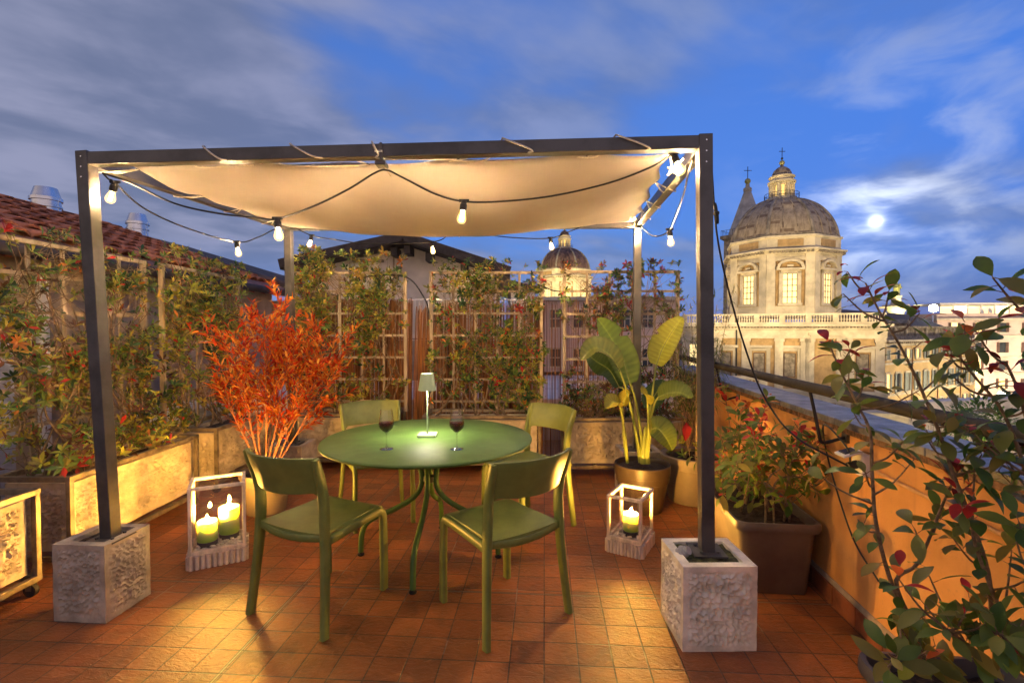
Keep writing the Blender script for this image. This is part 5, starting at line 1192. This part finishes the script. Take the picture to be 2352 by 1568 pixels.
    mb = MB(); ring(mb, [(Rc - .42, db - .1), (Rc - .2, db - .05), (Rc - .2, db + .22), (Rc - .5, db + .35)]); obj('dome_gutter', mb, M['stone_dark'], t)
    # lantern
    lz = db + 6.78; A8 = lambda r_, z_: (r_, lz + z_)
    mb = MB(); mb.lathe([A8(2.5, -.25), A8(2.55, .0), A8(2.25, .15), A8(2.2, .35), A8(1.75, .4)], 16, C_, None, rot); ln = obj('lantern', mb, M['stone'], t, smooth=30)
    mb = MB(); mb.lathe([A8(1.2, .35), A8(1.2, 2.6)], 16, C_); obj('lantern_core', mb, emat('lantern_inside', (.95, .66, .22), .55), ln, smooth=60)
    for k in range(8):
        a = rot + R(22.5 + 45 * k); q = C_ + Vector((1.45 * math.cos(a), 1.45 * math.sin(a), 0)); mb = MB()
        mb.box(q + Vector((0, 0, lz + 1.5)), (.62, .50, 2.3), a); e_ = C_ + Vector((1.78 * math.cos(a), 1.78 * math.sin(a), 0)); mb.lathe([(.20, lz + .35), (.16, lz + .5), (.15, lz + 2.3), (.22, lz + 2.55)], 8, e_); obj('column', mb, M['stone'], ln, smooth=50)
        a2 = rot + R(45 * k); q2 = C_ + Vector((1.42 * math.cos(a2), 1.42 * math.sin(a2), lz + 2.46)); mb = MB(); mb.box(q2, (.3, .62, .34), a2); obj('arch_head', mb, M['stone'], ln)
    mb = MB(); mb.lathe([A8(1.55, 2.6), A8(2.05, 2.66), A8(2.1, 2.95), A8(1.75, 3.05), A8(1.7, 3.5), A8(1.95, 3.6), A8(1.95, 3.75), A8(1.5, 3.85)], 16, C_, None, rot); obj('lantern_cornice', mb, M['stone'], ln, smooth=30)
    mb = MB(); mb.lathe([A8(1.5, 3.85), A8(1.42, 4.3), A8(1.15, 4.85), A8(.7, 5.25), A8(.3, 5.45), A8(.22, 5.7), A8(.0, 5.75)], 16, C_, None, rot); obj('cupola', mb, dome_mat, ln, smooth=40)
    mb = MB(); mb.ball(C_ + Vector((0, 0, lz + 6.05)), .42, 14); obj('ball', mb, M['bronze'], ln, smooth=180)
    mb = MB(); s_ = C_ + Vector((0, 0, lz + 6.4)); mb.tube([s_, s_ + Vector((0, 0, 2.1))], .055, 6); mb.tube([s_ + Vector((-.5, 0, 1.5)), s_ + Vector((.5, 0, 1.5))], .05, 6); mb.ball(s_ + Vector((0, 0, .35)), .2, 8); obj('cross', mb, M['black'], ln)
    mb = MB()
    for k in range(24): a = R(15 * k); q = C_ + Vector((2.5 * math.cos(a), 2.5 * math.sin(a), lz)); mb.tube([q, q + Vector((0, 0, 1.0))], .03, 4)
    for zz in (.5, 1.0): mb.tube([C_ + Vector((2.5 * math.cos(R(15 * k)), 2.5 * math.sin(R(15 * k)), lz + zz)) for k in range(25)], .03, 4, cap=False)
    obj('railing', mb, M['black'], ln)
M['rib'] = mat('pale_lead_rib', (.24, .21, .18), .7, 0, .35, .8)
CX, CY = D(1801, 0, 80).x, 80.0; vd = math.atan2(-CY, -CX); ROT = vd + R(9.5)
t = thing('domed_church', 'floodlit cream church with a great grey ribbed dome on the right', 'church', (CX, CY, STREET))
dome_unit(t, CX, CY, 4.75, ROT, M['lead'])
# body of the church under the drum, facing the terrace
FD = Vector((math.cos(ROT), math.sin(ROT), 0)); FT = Vector((-FD.y, FD.x, 0)); C_ = Vector((CX, CY, 0))
BN = 11.8
P = lambda tt, n, z_: C_ + FD * (BN + n) + FT * tt + Vector((0, 0, z_))
TL, TR_ = -15.0, 10.6        # FT points left to right or right to left: fixed below
if FT.x < 0: P = lambda tt, n, z_: C_ + FD * (BN + n) - FT * tt + Vector((0, 0, z_))
zt = 1.9
mb = MB(); fbox(mb, P, TL, TR_, -26, 0, STREET, zt); obj('body', mb, M['brick'], t)
mb = MB(); fbox(mb, P, TL - .7, TR_ + .7, -26, .7, zt, zt + .28); fbox(mb, P, TL - .4, TR_ + .4, -1, .4, zt - .45, zt - .02); fbox(mb, P, TL - .15, TR_ + .15, -1, .15, zt - 1.7, zt - .47); obj('entablature', mb, M['stone'], t)
mb = MB()
x = TL
while x < TR_: fbox(mb, P, x, x + .2, .38, .66, zt - .24, zt - .01); x += .42
obj('dentils', mb, M['stone_dark'], t)
mb = MB(); zb_ = zt + .3
fbox(mb, P, TL, TR_, -.35, .12, zb_, zb_ + .3); fbox(mb, P, TL, TR_, -.35, .12, zb_ + 1.25, zb_ + 1.5)
x = TL; i = 0
while x < TR_:
    if i % 9 == 0: fbox(mb, P, x - .12, x + .55, -.38, .16, zb_ + .3, zb_ + 1.25); x += .62
    else:
        q = P(x, -.1, 0); mb.lathe([(.10, zb_ + .3), (.07, zb_ + .38), (.145, zb_ + .62), (.06, zb_ + .95), (.09, zb_ + 1.25)], 6, q); x += .33
    i += 1
obj('balustrade', mb, M['stone'], t, smooth=40)
bays = [(-13.2, 'lit'), (-9.0, 'niche'), (-4.6, 'niche'), (-.7, 'niche'), (3.6, 'big'), (8.0, 'niche')]
mb = MB()
for x in (-15, -11.2, -10.7, -6.9, -2.6, .6, 1.2, 5.0, 5.6, 9.4): fbox(mb, P, x, x + 1.05, -.4, .32, STREET, zt - 1.7); fbox(mb, P, x - .12, x + 1.17, -.4, .42, zt - 2.15, zt - 1.72)
obj('pilasters', mb, M['stone'], t)
for x, kd in bays:
    w_ = .95 if kd != 'big' else 1.3; z0, z1 = (-4.6, -.7) if kd == 'lit' else ((-5.2, -1.6) if kd == 'niche' else (-6.0, .2))
    mb = MB(); fbox(mb, P, x - w_ - .5, x - w_, -.3, .18, z0 - .3, z1 + .4); fbox(mb, P, x + w_, x + w_ + .5, -.3, .18, z0 - .3, z1 + .4); fbox(mb, P, x - w_ - .7, x + w_ + .7, -.3, .35, z1 + .42, z1 + .8); fbox(mb, P, x - w_, x + w_, -.3, .14, z1, z1 + .4); fbox(mb, P, x - w_ - .6, x + w_ + .6, -.3, .28, z0 - .6, z0 - .3)
    obj('surround', mb, M['stone'], t)
    if kd == 'lit': lit_window(t, P, x - w_, x + w_, z0, z1, 2, 3, .02)
    elif kd == 'niche': lit_window(t, P, x - w_ + .25, x + w_ - .25, z0, z1 - .3, 1, 1, .02, M['stone_dark'])
    else:
        mb = MB(); fbox(mb, P, x - w_, x + w_, -.3, .06, z0, z1); obj('panel', mb, M['brick'], t)
mb = MB(); fbox(mb, P, TL - .4, TR_ + .4, -1, .55, -7.3, -6.9); fbox(mb, P, TL - .2, TR_ + .2, -1, .4, -8.6, -7.32); obj('plinth_band', mb, M['stone'], t)
mb = MB(); fbox(mb, P, -7.7, -7.5, .1, .3, -8, zt - .5); obj('downpipe', mb, M['black'], t)
# lower forecourt terrace with its own balustrade
mb = MB(); fbox(mb, P, -20, -5.0, 4.0, 9.0, STREET, -6.1); obj('lower_terrace', mb, M['stone'], t)
mb = MB(); zb_ = -6.1; fbox(mb, P, -20, -5, 8.6, 9.1, zb_, zb_ + .3); fbox(mb, P, -20, -5, 8.6, 9.1, zb_ + 1.3, zb_ + 1.55); x = -20; i = 0
while x < -5.1:
    if i % 7 == 0: fbox(mb, P, x, x + .9, 8.55, 9.15, zb_ + .3, zb_ + 1.3); x += 1.05
    else: mb.lathe([(.12, zb_ + .3), (.08, zb_ + .4), (.17, zb_ + .65), (.07, zb_ + 1.0), (.1, zb_ + 1.3)], 6, P(x, 8.85, 0)); x += .42
    i += 1
obj('lower_balustrade', mb, M['stone'], t, smooth=40)
mb = MB(); fbox(mb, P, -5.0, 11.5, 3.0, 5.0, STREET, -9.4); fbox(mb, P, -5.0, 11.8, 2.6, 5.4, -9.4, -9.0); obj('lower_wing', mb, M['stone'], t)

# second, farther dome
t = thing('distant_church_dome', 'smaller brown dome on a floodlit drum seen over the middle trellis', 'church', (D(1298, 0, 150).x, 150, STREET))
dome_unit(t, t.location.x, 150, 8.55, math.atan2(-150, -t.location.x) + R(4), M['lead_brown'])
mb = MB(); mb.prism([(t.location.x - 16, 137, STREET), (t.location.x + 16, 137, STREET), (t.location.x + 16, 163, STREET), (t.location.x - 16, 163, STREET)], (0, 0, 1), 8.0 - STREET); obj('body', mb, M['stone'], t)

# bell tower spire behind the great dome
BX, BYT = D(1722, 0, 102).x, 102.0
t = thing('bell_tower', 'slim pyramid spire with ball and cross behind the great dome', 'tower', (BX, BYT, STREET)); ra = math.atan2(-BYT, -BX) + R(20)
mb = MB(); mb.lathe([(4.6, STREET), (4.6, 19.8), (5.4, 20.2), (5.4, 20.8), (4.2, 21.0)], 4, (BX, BYT, 0), None, ra); obj('shaft', mb, M['stone_dark'], t)
mb = MB(); mb.lathe([(3.7, 21.0), (3.6, 21.6), (.75, 29.8), (.85, 30.0), (.85, 30.5), (.45, 30.8), (.4, 31.4), (.0, 31.5)], 8, (BX, BYT, 0), None, ra); obj('spire', mb, mat('spire_stone', (.38, .36, .34), .85, 0, .2, .7), t)
mb = MB(); mb.ball((BX, BYT, 32.0), .6, 12); obj('ball', mb, M['bronze'], t, smooth=180)
mb = MB(); mb.tube([(BX, BYT, 32.5), (BX, BYT, 35.0)], .07, 6); mb.tube([(BX - .8, BYT, 34.2), (BX + .8, BYT, 34.2)], .06, 6); obj('cross', mb, M['black'], t)
mb = MB()
for k in range(4):
    a0, a1 = ra + k * 1.5708, ra + (k + 1) * 1.5708; p0, p1 = [Vector((BX + 5.2 * math.cos(a), BYT + 5.2 * math.sin(a), 20.8)) for a in (a0, a1)]
    for i in range(12): q = p0.lerp(p1, i / 12); mb.tube([q, q + Vector((0, 0, 1.1))], .04, 4)
    mb.tube([p0 + Vector((0, 0, 1.1)), p1 + Vector((0, 0, 1.1))], .04, 4)
obj('railing', mb, M['black'], t)

# ochre palace running back from the church
pa, pb = Vector((60.2, 79.5, 0)), Vector((93.5, 99, 0)); pd = (pb - pa).normalized(); pn = Vector((pd.y, -pd.x, 0)); PL = (pb - pa).length
t = thing('ochre_palace', 'long ochre palace with shuttered windows and a roof balustrade to the right of the church', 'palace', ((pa + pb) / 2).to_tuple()[:2] + (STREET,))
P = lambda tt, n, z_: pa + pd * tt + pn * n + Vector((0, 0, z_))
mb = MB(); fbox(mb, P, 0, PL, -16, 0, STREET, -.9); obj('wall', mb, M['palace'], t)
mb = MB(); fbox(mb, P, -.3, PL + .3, -16, .9, -.55, -.25); fbox(mb, P, -.1, PL + .1, -16, .35, -1.3, -.57); fbox(mb, P, 0, PL, -1, .14, -4.35, -4.0); fbox(mb, P, 0, PL, -1, .14, -9.6, -9.2); obj('cornice', mb, M['stone'], t)
mb = MB(); x = .2
while x < PL: fbox(mb, P, x, x + .35, .3, .82, -.85, -.57); x += .75
obj('brackets', mb, M['stone_dark'], t)
mb = MB(); fbox(mb, P, 0, PL, -.6, -.1, -.25, .35); fbox(mb, P, 0, PL, -.6, -.1, 1.75, 2.05); x = 0; i = 0
while x < PL:
    if i % 9 == 0: fbox(mb, P, x, x + .9, -.65, -.05, .35, 1.75); x += 1.1
    else: mb.lathe([(.11, .35), (.08, .5), (.18, .9), (.08, 1.4), (.12, 1.75)], 6, P(x, -.35, 0)); x += .36
    i += 1
obj('balustrade', mb, M['stone_dark'], t, smooth=40)
mb = MB(); fbox(mb, P, .5, PL - 1.0, -15.5, -2, -.25, .9)
mb.add([P(1, -2.0, .9), P(PL - 1.2, -2.0, .9), P(PL - 4, -9, 4.6), P(3, -9, 5.2), P(1, -15, .9), P(PL - 1.2, -15, .9)], [(0, 1, 2, 3), (3, 2, 5, 4), (1, 5, 2), (0, 3, 4)]); rf = obj('roof', mb, M['tile_old'], t)
for x in (6, 13): 
    mb = MB(); fbox(mb, P, x, x + 1.6, -4.5, -1.9, .9, 2.6); mb.add([P(x - .2, -1.8, 2.6), P(x + 1.8, -1.8, 2.6), P(x + .8, -1.8, 3.3), P(x - .2, -5, 2.6), P(x + 1.8, -5, 2.6), P(x + .8, -5, 3.3)], [(0, 1, 2), (0, 2, 5, 3), (1, 4, 5, 2)]); dm_ = obj('dormer', mb, M['stone_dark'], rf)
    mb = MB(); fbox(mb, P, x + .3, x + 1.3, -1.9, -1.85, 1.2, 2.4); obj('pane', mb, M['pane'], dm_)
nw = 11; rr = random.Random(9)
for i in range(nw):
    x = 1.6 + i * (PL - 3.0) / (nw - 1)
    for z0, z1, w_ in ((-3.45, -1.95, .55), (-9.0, -5.9, .6), (-13.6, -11.2, .6)):
        mb = MB(); fbox(mb, P, x - w_ - .25, x + w_ + .25, -.2, .12, z1, z1 + .3); fbox(mb, P, x - w_ - .25, x - w_, -.2, .12, z0, z1); fbox(mb, P, x + w_, x + w_ + .25, -.2, .12, z0, z1); fbox(mb, P, x - w_ - .35, x + w_ + .35, -.2, .22, z0 - .25, z0); wf = obj('window', mb, M['stone'], t)
        mb = MB(); fbox(mb, P, x - w_, x + w_, -.1, .03, z0, z1); obj('pane', mb, rr.choice([M['pane'], M['pane'], M['dimpane'], M['shutter']]), wf)
        if i > 1 or z1 < -5:
            for s_ in (-1, 1): mb = MB(); fbox(mb, P, *sorted((x + s_ * (w_ + .05), x + s_ * (w_ + .62))), .13, .2, z0 + .03, z1 - .03); obj('shutter', mb, M['shutter'], wf)
for x in (10, 20.5, 31):
    mb = MB(); mb.tube([P(x + 2, .85, -.6), P(x + .3, .5, -1.6), P(x, .22, -1.9), P(x, .22, STREET)], .10, 6); obj('downpipe', mb, M['rust'], t)

# rose hotel with the lit roof terrace
HYT = 128.0; hx0, hx1 = D(2168, 0, HYT).x, D(2352, 0, HYT).x + 34; hd_ = R(-8)
t = thing('hotel', 'rose coloured hotel with a brilliantly lit roof terrace at the right edge', 'hotel', ((hx0 + hx1) / 2, HYT + 8, STREET))
P = lambda tt, n, z_: Vector((hx0 + tt * math.cos(hd_), HYT + tt * math.sin(hd_), z_)) + Vector((math.sin(hd_), -math.cos(hd_), 0)) * n
HL = (hx1 - hx0); ht = 3.9
mb = MB(); fbox(mb, P, 0, HL, -16, 0, STREET, ht); obj('wall', mb, M['hotel'], t)
mb = MB(); fbox(mb, P, -.6, HL, -16.5, .7, ht, ht + .5); fbox(mb, P, 0, HL, -1, .2, ht - 4.3, ht - 3.8); fbox(mb, P, 0, HL, -1, .2, ht - 9.8, ht - 9.3); fbox(mb, P, 0, HL, -1, .5, ht - 14.0, ht - 13.3); obj('cornice', mb, M['stone'], t)
mb = MB(); fbox(mb, P, -.3, HL, -14, .2, ht + .5, ht + 1.7); obj('terrace_parapet', mb, M['hotel'], t)
mb = MB(); fbox(mb, P, 1, HL, -11, -.6, ht + 4.0, ht + 4.5); obj('awning', mb, M['white'], t)
for i in range(17):
    x = 1.5 + i * 3.2; mb = MB(); fbox(mb, P, x, x + 2.7, -1.4, -1.1, ht + 1.75, ht + 3.7); obj('lit_bay', mb, emat('terrace_glow', (1, .78, .42), .7 + 1.6 * (i % 3 == 1)), t)
    mb = MB(); fbox(mb, P, x + 2.8, x + 3.05, -1.4, -.9, ht + 1.7, ht + 4.0); obj('terrace_post', mb, M['white'], t)
for i in range(9):
    x = 4 + i * 5.6
    for k, (z0, z1) in enumerate(((ht - 3.1, ht - .7), (ht - 8.3, ht - 5.7), (ht - 12.8, ht - 10.4), (ht - 17.6, ht - 15.0))):
        mb = MB(); fbox(mb, P, x - .7, x + .7, -.1, .04, z0, z1); pn_ = obj('window', mb, rr.choice([M['pane'], M['pane'], M['litpane'], M['dimpane']]), t)
        mb = MB(); fbox(mb, P, x - .95, x + .95, -.1, .12, z1 + .02, z1 + .35); fbox(mb, P, x - .95, x + .95, -.1, .2, z0 - .3, z0 - .02); obj('trim', mb, M['stone'], pn_)
        for s_ in (-1, 1): mb = MB(); fbox(mb, P, *sorted((x + s_ * .72, x + s_ * 1.35)), .04, .12, z0, z1); obj('shutter', mb, M['shutter_brown'], pn_)
for k, (u, v) in enumerate(((2252, 714), (2271, 713))):
    q = D(u, v, HYT - 1); t2 = thing('satellite_dish', ('left of the pair of', 'right of the pair of')[k] + ' white satellite dishes on the hotel roof', 'satellite dish', q - Vector((0, 0, 1.6)))
    mb = MB(); Mx = Vector((.35, -.9, .35)).normalized().to_track_quat('Z', 'Y').to_matrix(); mb.lathe([(0, .0), (.45, .06), (.85, .22), (.87, .24), (.45, .1), (0, .04)], 18, q, Mx); obj('dish', mb, M['white'], t2, smooth=60)
    mb = MB(); mb.tube([q - Vector((0, 0, 2.2)), q], .08, 6); obj('mast', mb, M['steel'], t2)
q = D(2143, 708, 112); t = thing('floodlight', 'dazzling white floodlight on a mast beside the hotel roof terrace', 'floodlight', (q.x, q.y, 3))
mb = MB(); mb.tube([(q.x, q.y, -2), (q.x, q.y, q.z - .6)], .14, 8); obj('mast', mb, M['steel'], t)
mb = MB(); mb.box(q + Vector((.3, .5, 0)), (1.3, .5, 1.3)); obj('housing', mb, M['grey_plastic'], t); mb = MB(); mb.lathe([(0, .0), (.8, .0), (.8, .2), (.6, .42), (0, .5)], 24, q + Vector((-.15, -.3, 0)), Vector((-q.x, -q.y, 0)).normalized().to_track_quat('Z', 'Y').to_matrix()); obj('lens', mb, emat('flood_white', (1, .97, .9), 60), t, smooth=60)

# column with the statue
q = D(2058, 690, 140); sx, sy = q.x, q.y; zc_ = D(0, 722, 140).z
t = thing('statue_column', 'tall stone column topped by a floodlit bronze statue, between church and hotel', 'monument', (sx, sy, STREET)); C_ = (sx, sy, 0)
mb = MB(); mb.lathe([(1.7, STREET), (1.6, zc_ - .1)], 20, C_); obj('shaft', mb, M['stone'], t, smooth=60)
mb = MB(); mb.lathe([(1.6, zc_ - .1), (1.9, zc_), (1.85, zc_ + .5), (2.3, zc_ + 1.2), (2.5, zc_ + 1.7)], 20, C_); mb.box((sx, sy, zc_ + 2.0), (5.6, 5.6, .5), R(20)); mb.box((sx, sy, zc_ + 2.5), (4.6, 4.6, .45), R(20)); obj('capital', mb, M['stone'], t)
mb = MB(); mb.lathe([(1.5, zc_ + 2.73), (1.5, zc_ + 3.0), (1.2, zc_ + 3.1), (1.15, zc_ + 4.9), (1.4, zc_ + 5.0), (1.4, zc_ + 5.3)], 16, C_); obj('pedestal', mb, M['stone'], t, smooth=40)
z = zc_ + 5.3; mb = MB(); vs = [(.95, 0), (1.05, .4), (.9, 1.3), (.85, 2.0), (.95, 2.7), (.80, 3.1), (.38, 3.4), (.30, 3.55), (.42, 3.8), (.40, 4.1), (.2, 4.32), (0, 4.35)]
n = 16; o0 = []
for i, (r_, h) in enumerate(vs):
    for k in range(n):
        a = 2 * math.pi * k / n; f_ = 1 + (.10 * math.sin(a * 4 + h * 1.3) if h < 3 else 0); o0.append((sx + r_ * f_ * math.cos(a) * .95 + .12 * math.sin(h * .9), sy + r_ * f_ * math.sin(a) * .75, z + h))
mb.add(o0, [(i * n + k, i * n + (k + 1) % n, (i + 1) * n + (k + 1) % n, (i + 1) * n + k) for i in range(len(vs) - 1) for k in range(n)])
mb.tube(catmull([(sx + .75, sy - .2, z + 3.0), (sx + 1.0, sy - .6, z + 2.3), (sx + .3, sy - .95, z + 2.4)], 4), .2, 7); mb.tube(catmull([(sx - .7, sy - .2, z + 3.0), (sx - .95, sy - .6, z + 2.2), (sx - .3, sy - .9, z + 2.0)], 4), .2, 7)
mb.lathe([(.3, z + 1.9), (.38, z + 2.5), (.2, z + 2.9), (.26, z + 3.1), (.2, z + 3.35), (0, z + 3.4)], 10, (sx + .35, sy - .85, 0)); obj('statue', mb, M['bronze'], t, smooth=60)
mb = MB(); mb.tube([(sx + .12 + .5 * math.cos(R(30 * k)), sy, z + 4.75 + .12 * math.sin(R(30 * k))) for k in range(13)], .05, 5); obj('halo', mb, M['bronze'], t)

# garden wall, railings and shrubs down by the street on the right
t = thing('garden_wall', 'beige garden wall below the hotel at the lower right', 'wall', (62, 58, STREET)); a, b = D(2095, 0, 62), D(2352, 0, 50); za = D(0, 925, 62).z; zb2 = D(0, 893, 50).z
mb = MB(); mb.add([(a.x, 62, STREET), (b.x + 14, 48, STREET), (b.x + 14, 48, zb2), (a.x, 62, za), (a.x + 1, 64, STREET), (b.x + 15, 50, STREET), (b.x + 15, 50, zb2), (a.x + 1, 64, za)], [(0, 1, 2, 3), (4, 7, 6, 5), (3, 2, 6, 7), (0, 4, 5, 1), (0, 3, 7, 4), (1, 5, 6, 2)]); obj('wall', mb, M['wall_house'], t)
mb = MB(); p0, p1 = Vector((a.x - 2, 56, 0)), Vector((b.x + 6, 42, 0)); zf0 = D(0, 1000, 56).z; n = 74
for i in range(n):
    q = p0.lerp(p1, i / n); mb.tube([(q.x, q.y, zf0 - 3.4), (q.x, q.y, zf0 + .35 * math.sin(i * .3) + 1.2)], .05, 4)
for dz in (-2.4, .4): mb.tube([p0 + Vector((0, 0, zf0 + dz)), p1 + Vector((0, 0, zf0 + dz))], .06, 5)
obj('iron_fence', mb, mat('pale_fence', (.42, .36, .28), .6), label='tall iron fence in front of the garden wall at the lower right', cat='fence')
for k, (u, v, Y, s_) in enumerate(((2250, 960, 47, 2.2), (2290, 975, 44, 1.6), (2216, 968, 50, 1.8))):
    r = random.Random(60 + k); q = D(u, v, Y); t = thing('street_shrub', ('rounded green shrub behind the iron fence', 'small green shrub behind the iron fence nearest the right edge', 'green shrub behind the iron fence nearest the palace')[k], 'shrub', q); lf = MB(); st = MB()
    for i in range(420):
        d = Vector((r.gauss(0, 1), r.gauss(0, 1), r.gauss(0, .8))); d = d.normalized() * s_ * r.uniform(.5, 1); lf.leaf(q + d, d + Vector((0, 0, .3)), (0, 0, 1), .5, .26, pick(r, [((.20, .30, .05), 2), ((.10, .18, .04), 2)]), .3, .2, 2)
    st.tube([q - Vector((0, 0, s_ + 6)), q], [.2, .08], 6); obj('trunk', st, M['bark'], t); obj('foliage', lf, M['leaf'], t)
def street_lamp(u, v, Y, lb):
    q = D(u, v, Y); t = thing('street_lamp', lb, 'street lamp', (q.x, q.y, STREET), group='street lamps by the hotel'); mb = MB(); mb.tube([(q.x, q.y, STREET), (q.x, q.y, q.z - .5)], .12, 8); obj('post', mb, M['black'], t)
    mb = MB(); mb.ball(q, .55, 14); obj('globe', mb, emat('street_glow', (1, .84, .5), 14), t, smooth=180)
street_lamp(2238, 852, 100, 'glowing street lamp against the hotel, nearer the palace'); street_lamp(2300, 905, 90, 'glowing street lamp low by the garden wall near the right edge')

# ------------------------------------------------------------------ floodlights that the church, palace and hotel are seen lit by
def lamp(name, kind, loc, to, power, col, size=.4, ang=70, blend=.6):
    l = bpy.data.lights.new(name, kind); o = bpy.data.objects.new(name, l); COL.objects.link(o); o.location = loc; l.energy = power; l.color = col; l.shadow_soft_size = size
    if kind == 'SPOT': l.spot_size = R(ang); l.spot_blend = blend; o.rotation_euler = (Vector(to) - Vector(loc)).to_track_quat('-Z', 'Y').to_euler()
    return o
WARM = (1, .74, .36)
fdn = FD; ftn = FT if FT.x > 0 else -FT; cc = Vector((CX, CY, 0))
lamp('floodlight_drum', 'SPOT', cc + fdn * 27 - ftn * 12 + Vector((0, 0, 4.5)), cc + Vector((0, 0, 9)), 9000, WARM, .5, 80)
lamp('floodlight_drum', 'SPOT', cc + fdn * 28 + ftn * 10 + Vector((0, 0, 4.5)), cc + Vector((0, 0, 9)), 9000, WARM, .5, 80)
lamp('floodlight_drum', 'SPOT', cc - ftn * 26 + fdn * 6 + Vector((0, 0, -4)), cc + Vector((0, 0, 10)), 11000, (1, .70, .28), .5, 70)
lamp('floodlight_lantern', 'SPOT', cc + fdn * 12 + Vector((0, 0, 17)), cc + Vector((0, 0, 27)), 1700, (1, .74, .3), .2, 36)
lamp('floodlight_lantern', 'SPOT', cc - ftn * 12 + Vector((0, 0, 17)), cc + Vector((0, 0, 27)), 1700, (1, .74, .3), .2, 36)
for k in range(3): lamp('floodlight_body', 'SPOT', cc + fdn * 30 + ftn * (-8 + 11 * k) + Vector((0, 0, -15)), cc + fdn * 11 + ftn * (-8 + 11 * k) + Vector((0, 0, -2)), 1900, WARM, .5, 100)
d2 = Vector((D(1298, 0, 150).x, 150, 0))
lamp('floodlight_far_dome', 'SPOT', d2 + Vector((-14, -22, 9)), d2 + Vector((0, 0, 14)), 17000, (1, .76, .32), .5, 80); lamp('floodlight_far_dome', 'SPOT', d2 + Vector((14, -22, 9)), d2 + Vector((0, 0, 14)), 17000, (1, .76, .32), .5, 80)
for k in range(3):
    q = pa.lerp(pb, .15 + .35 * k) + pn * 13; lamp('palace_street_light', 'SPOT', q + Vector((0, 0, -13)), q - pn * 14 + Vector((0, 0, -5)), 5200, (1, .78, .42), .5, 130)
for k in range(2): lamp('hotel_street_light', 'SPOT', (hx0 + 8 + 26 * k, HYT - 20, -13), (hx0 + 12 + 26 * k, HYT, -2), 22000, (1, .80, .52), .6, 130)
lamp('statue_light', 'SPOT', (sx - 3, sy - 9, zc_ - 2), (sx, sy, zc_ + 6), 16000, (1, .85, .35), .2, 70)
lamp('garden_light', 'POINT', (D(2280, 0, 42).x, 42, -10), None, 1500, (1, .85, .5), .3)
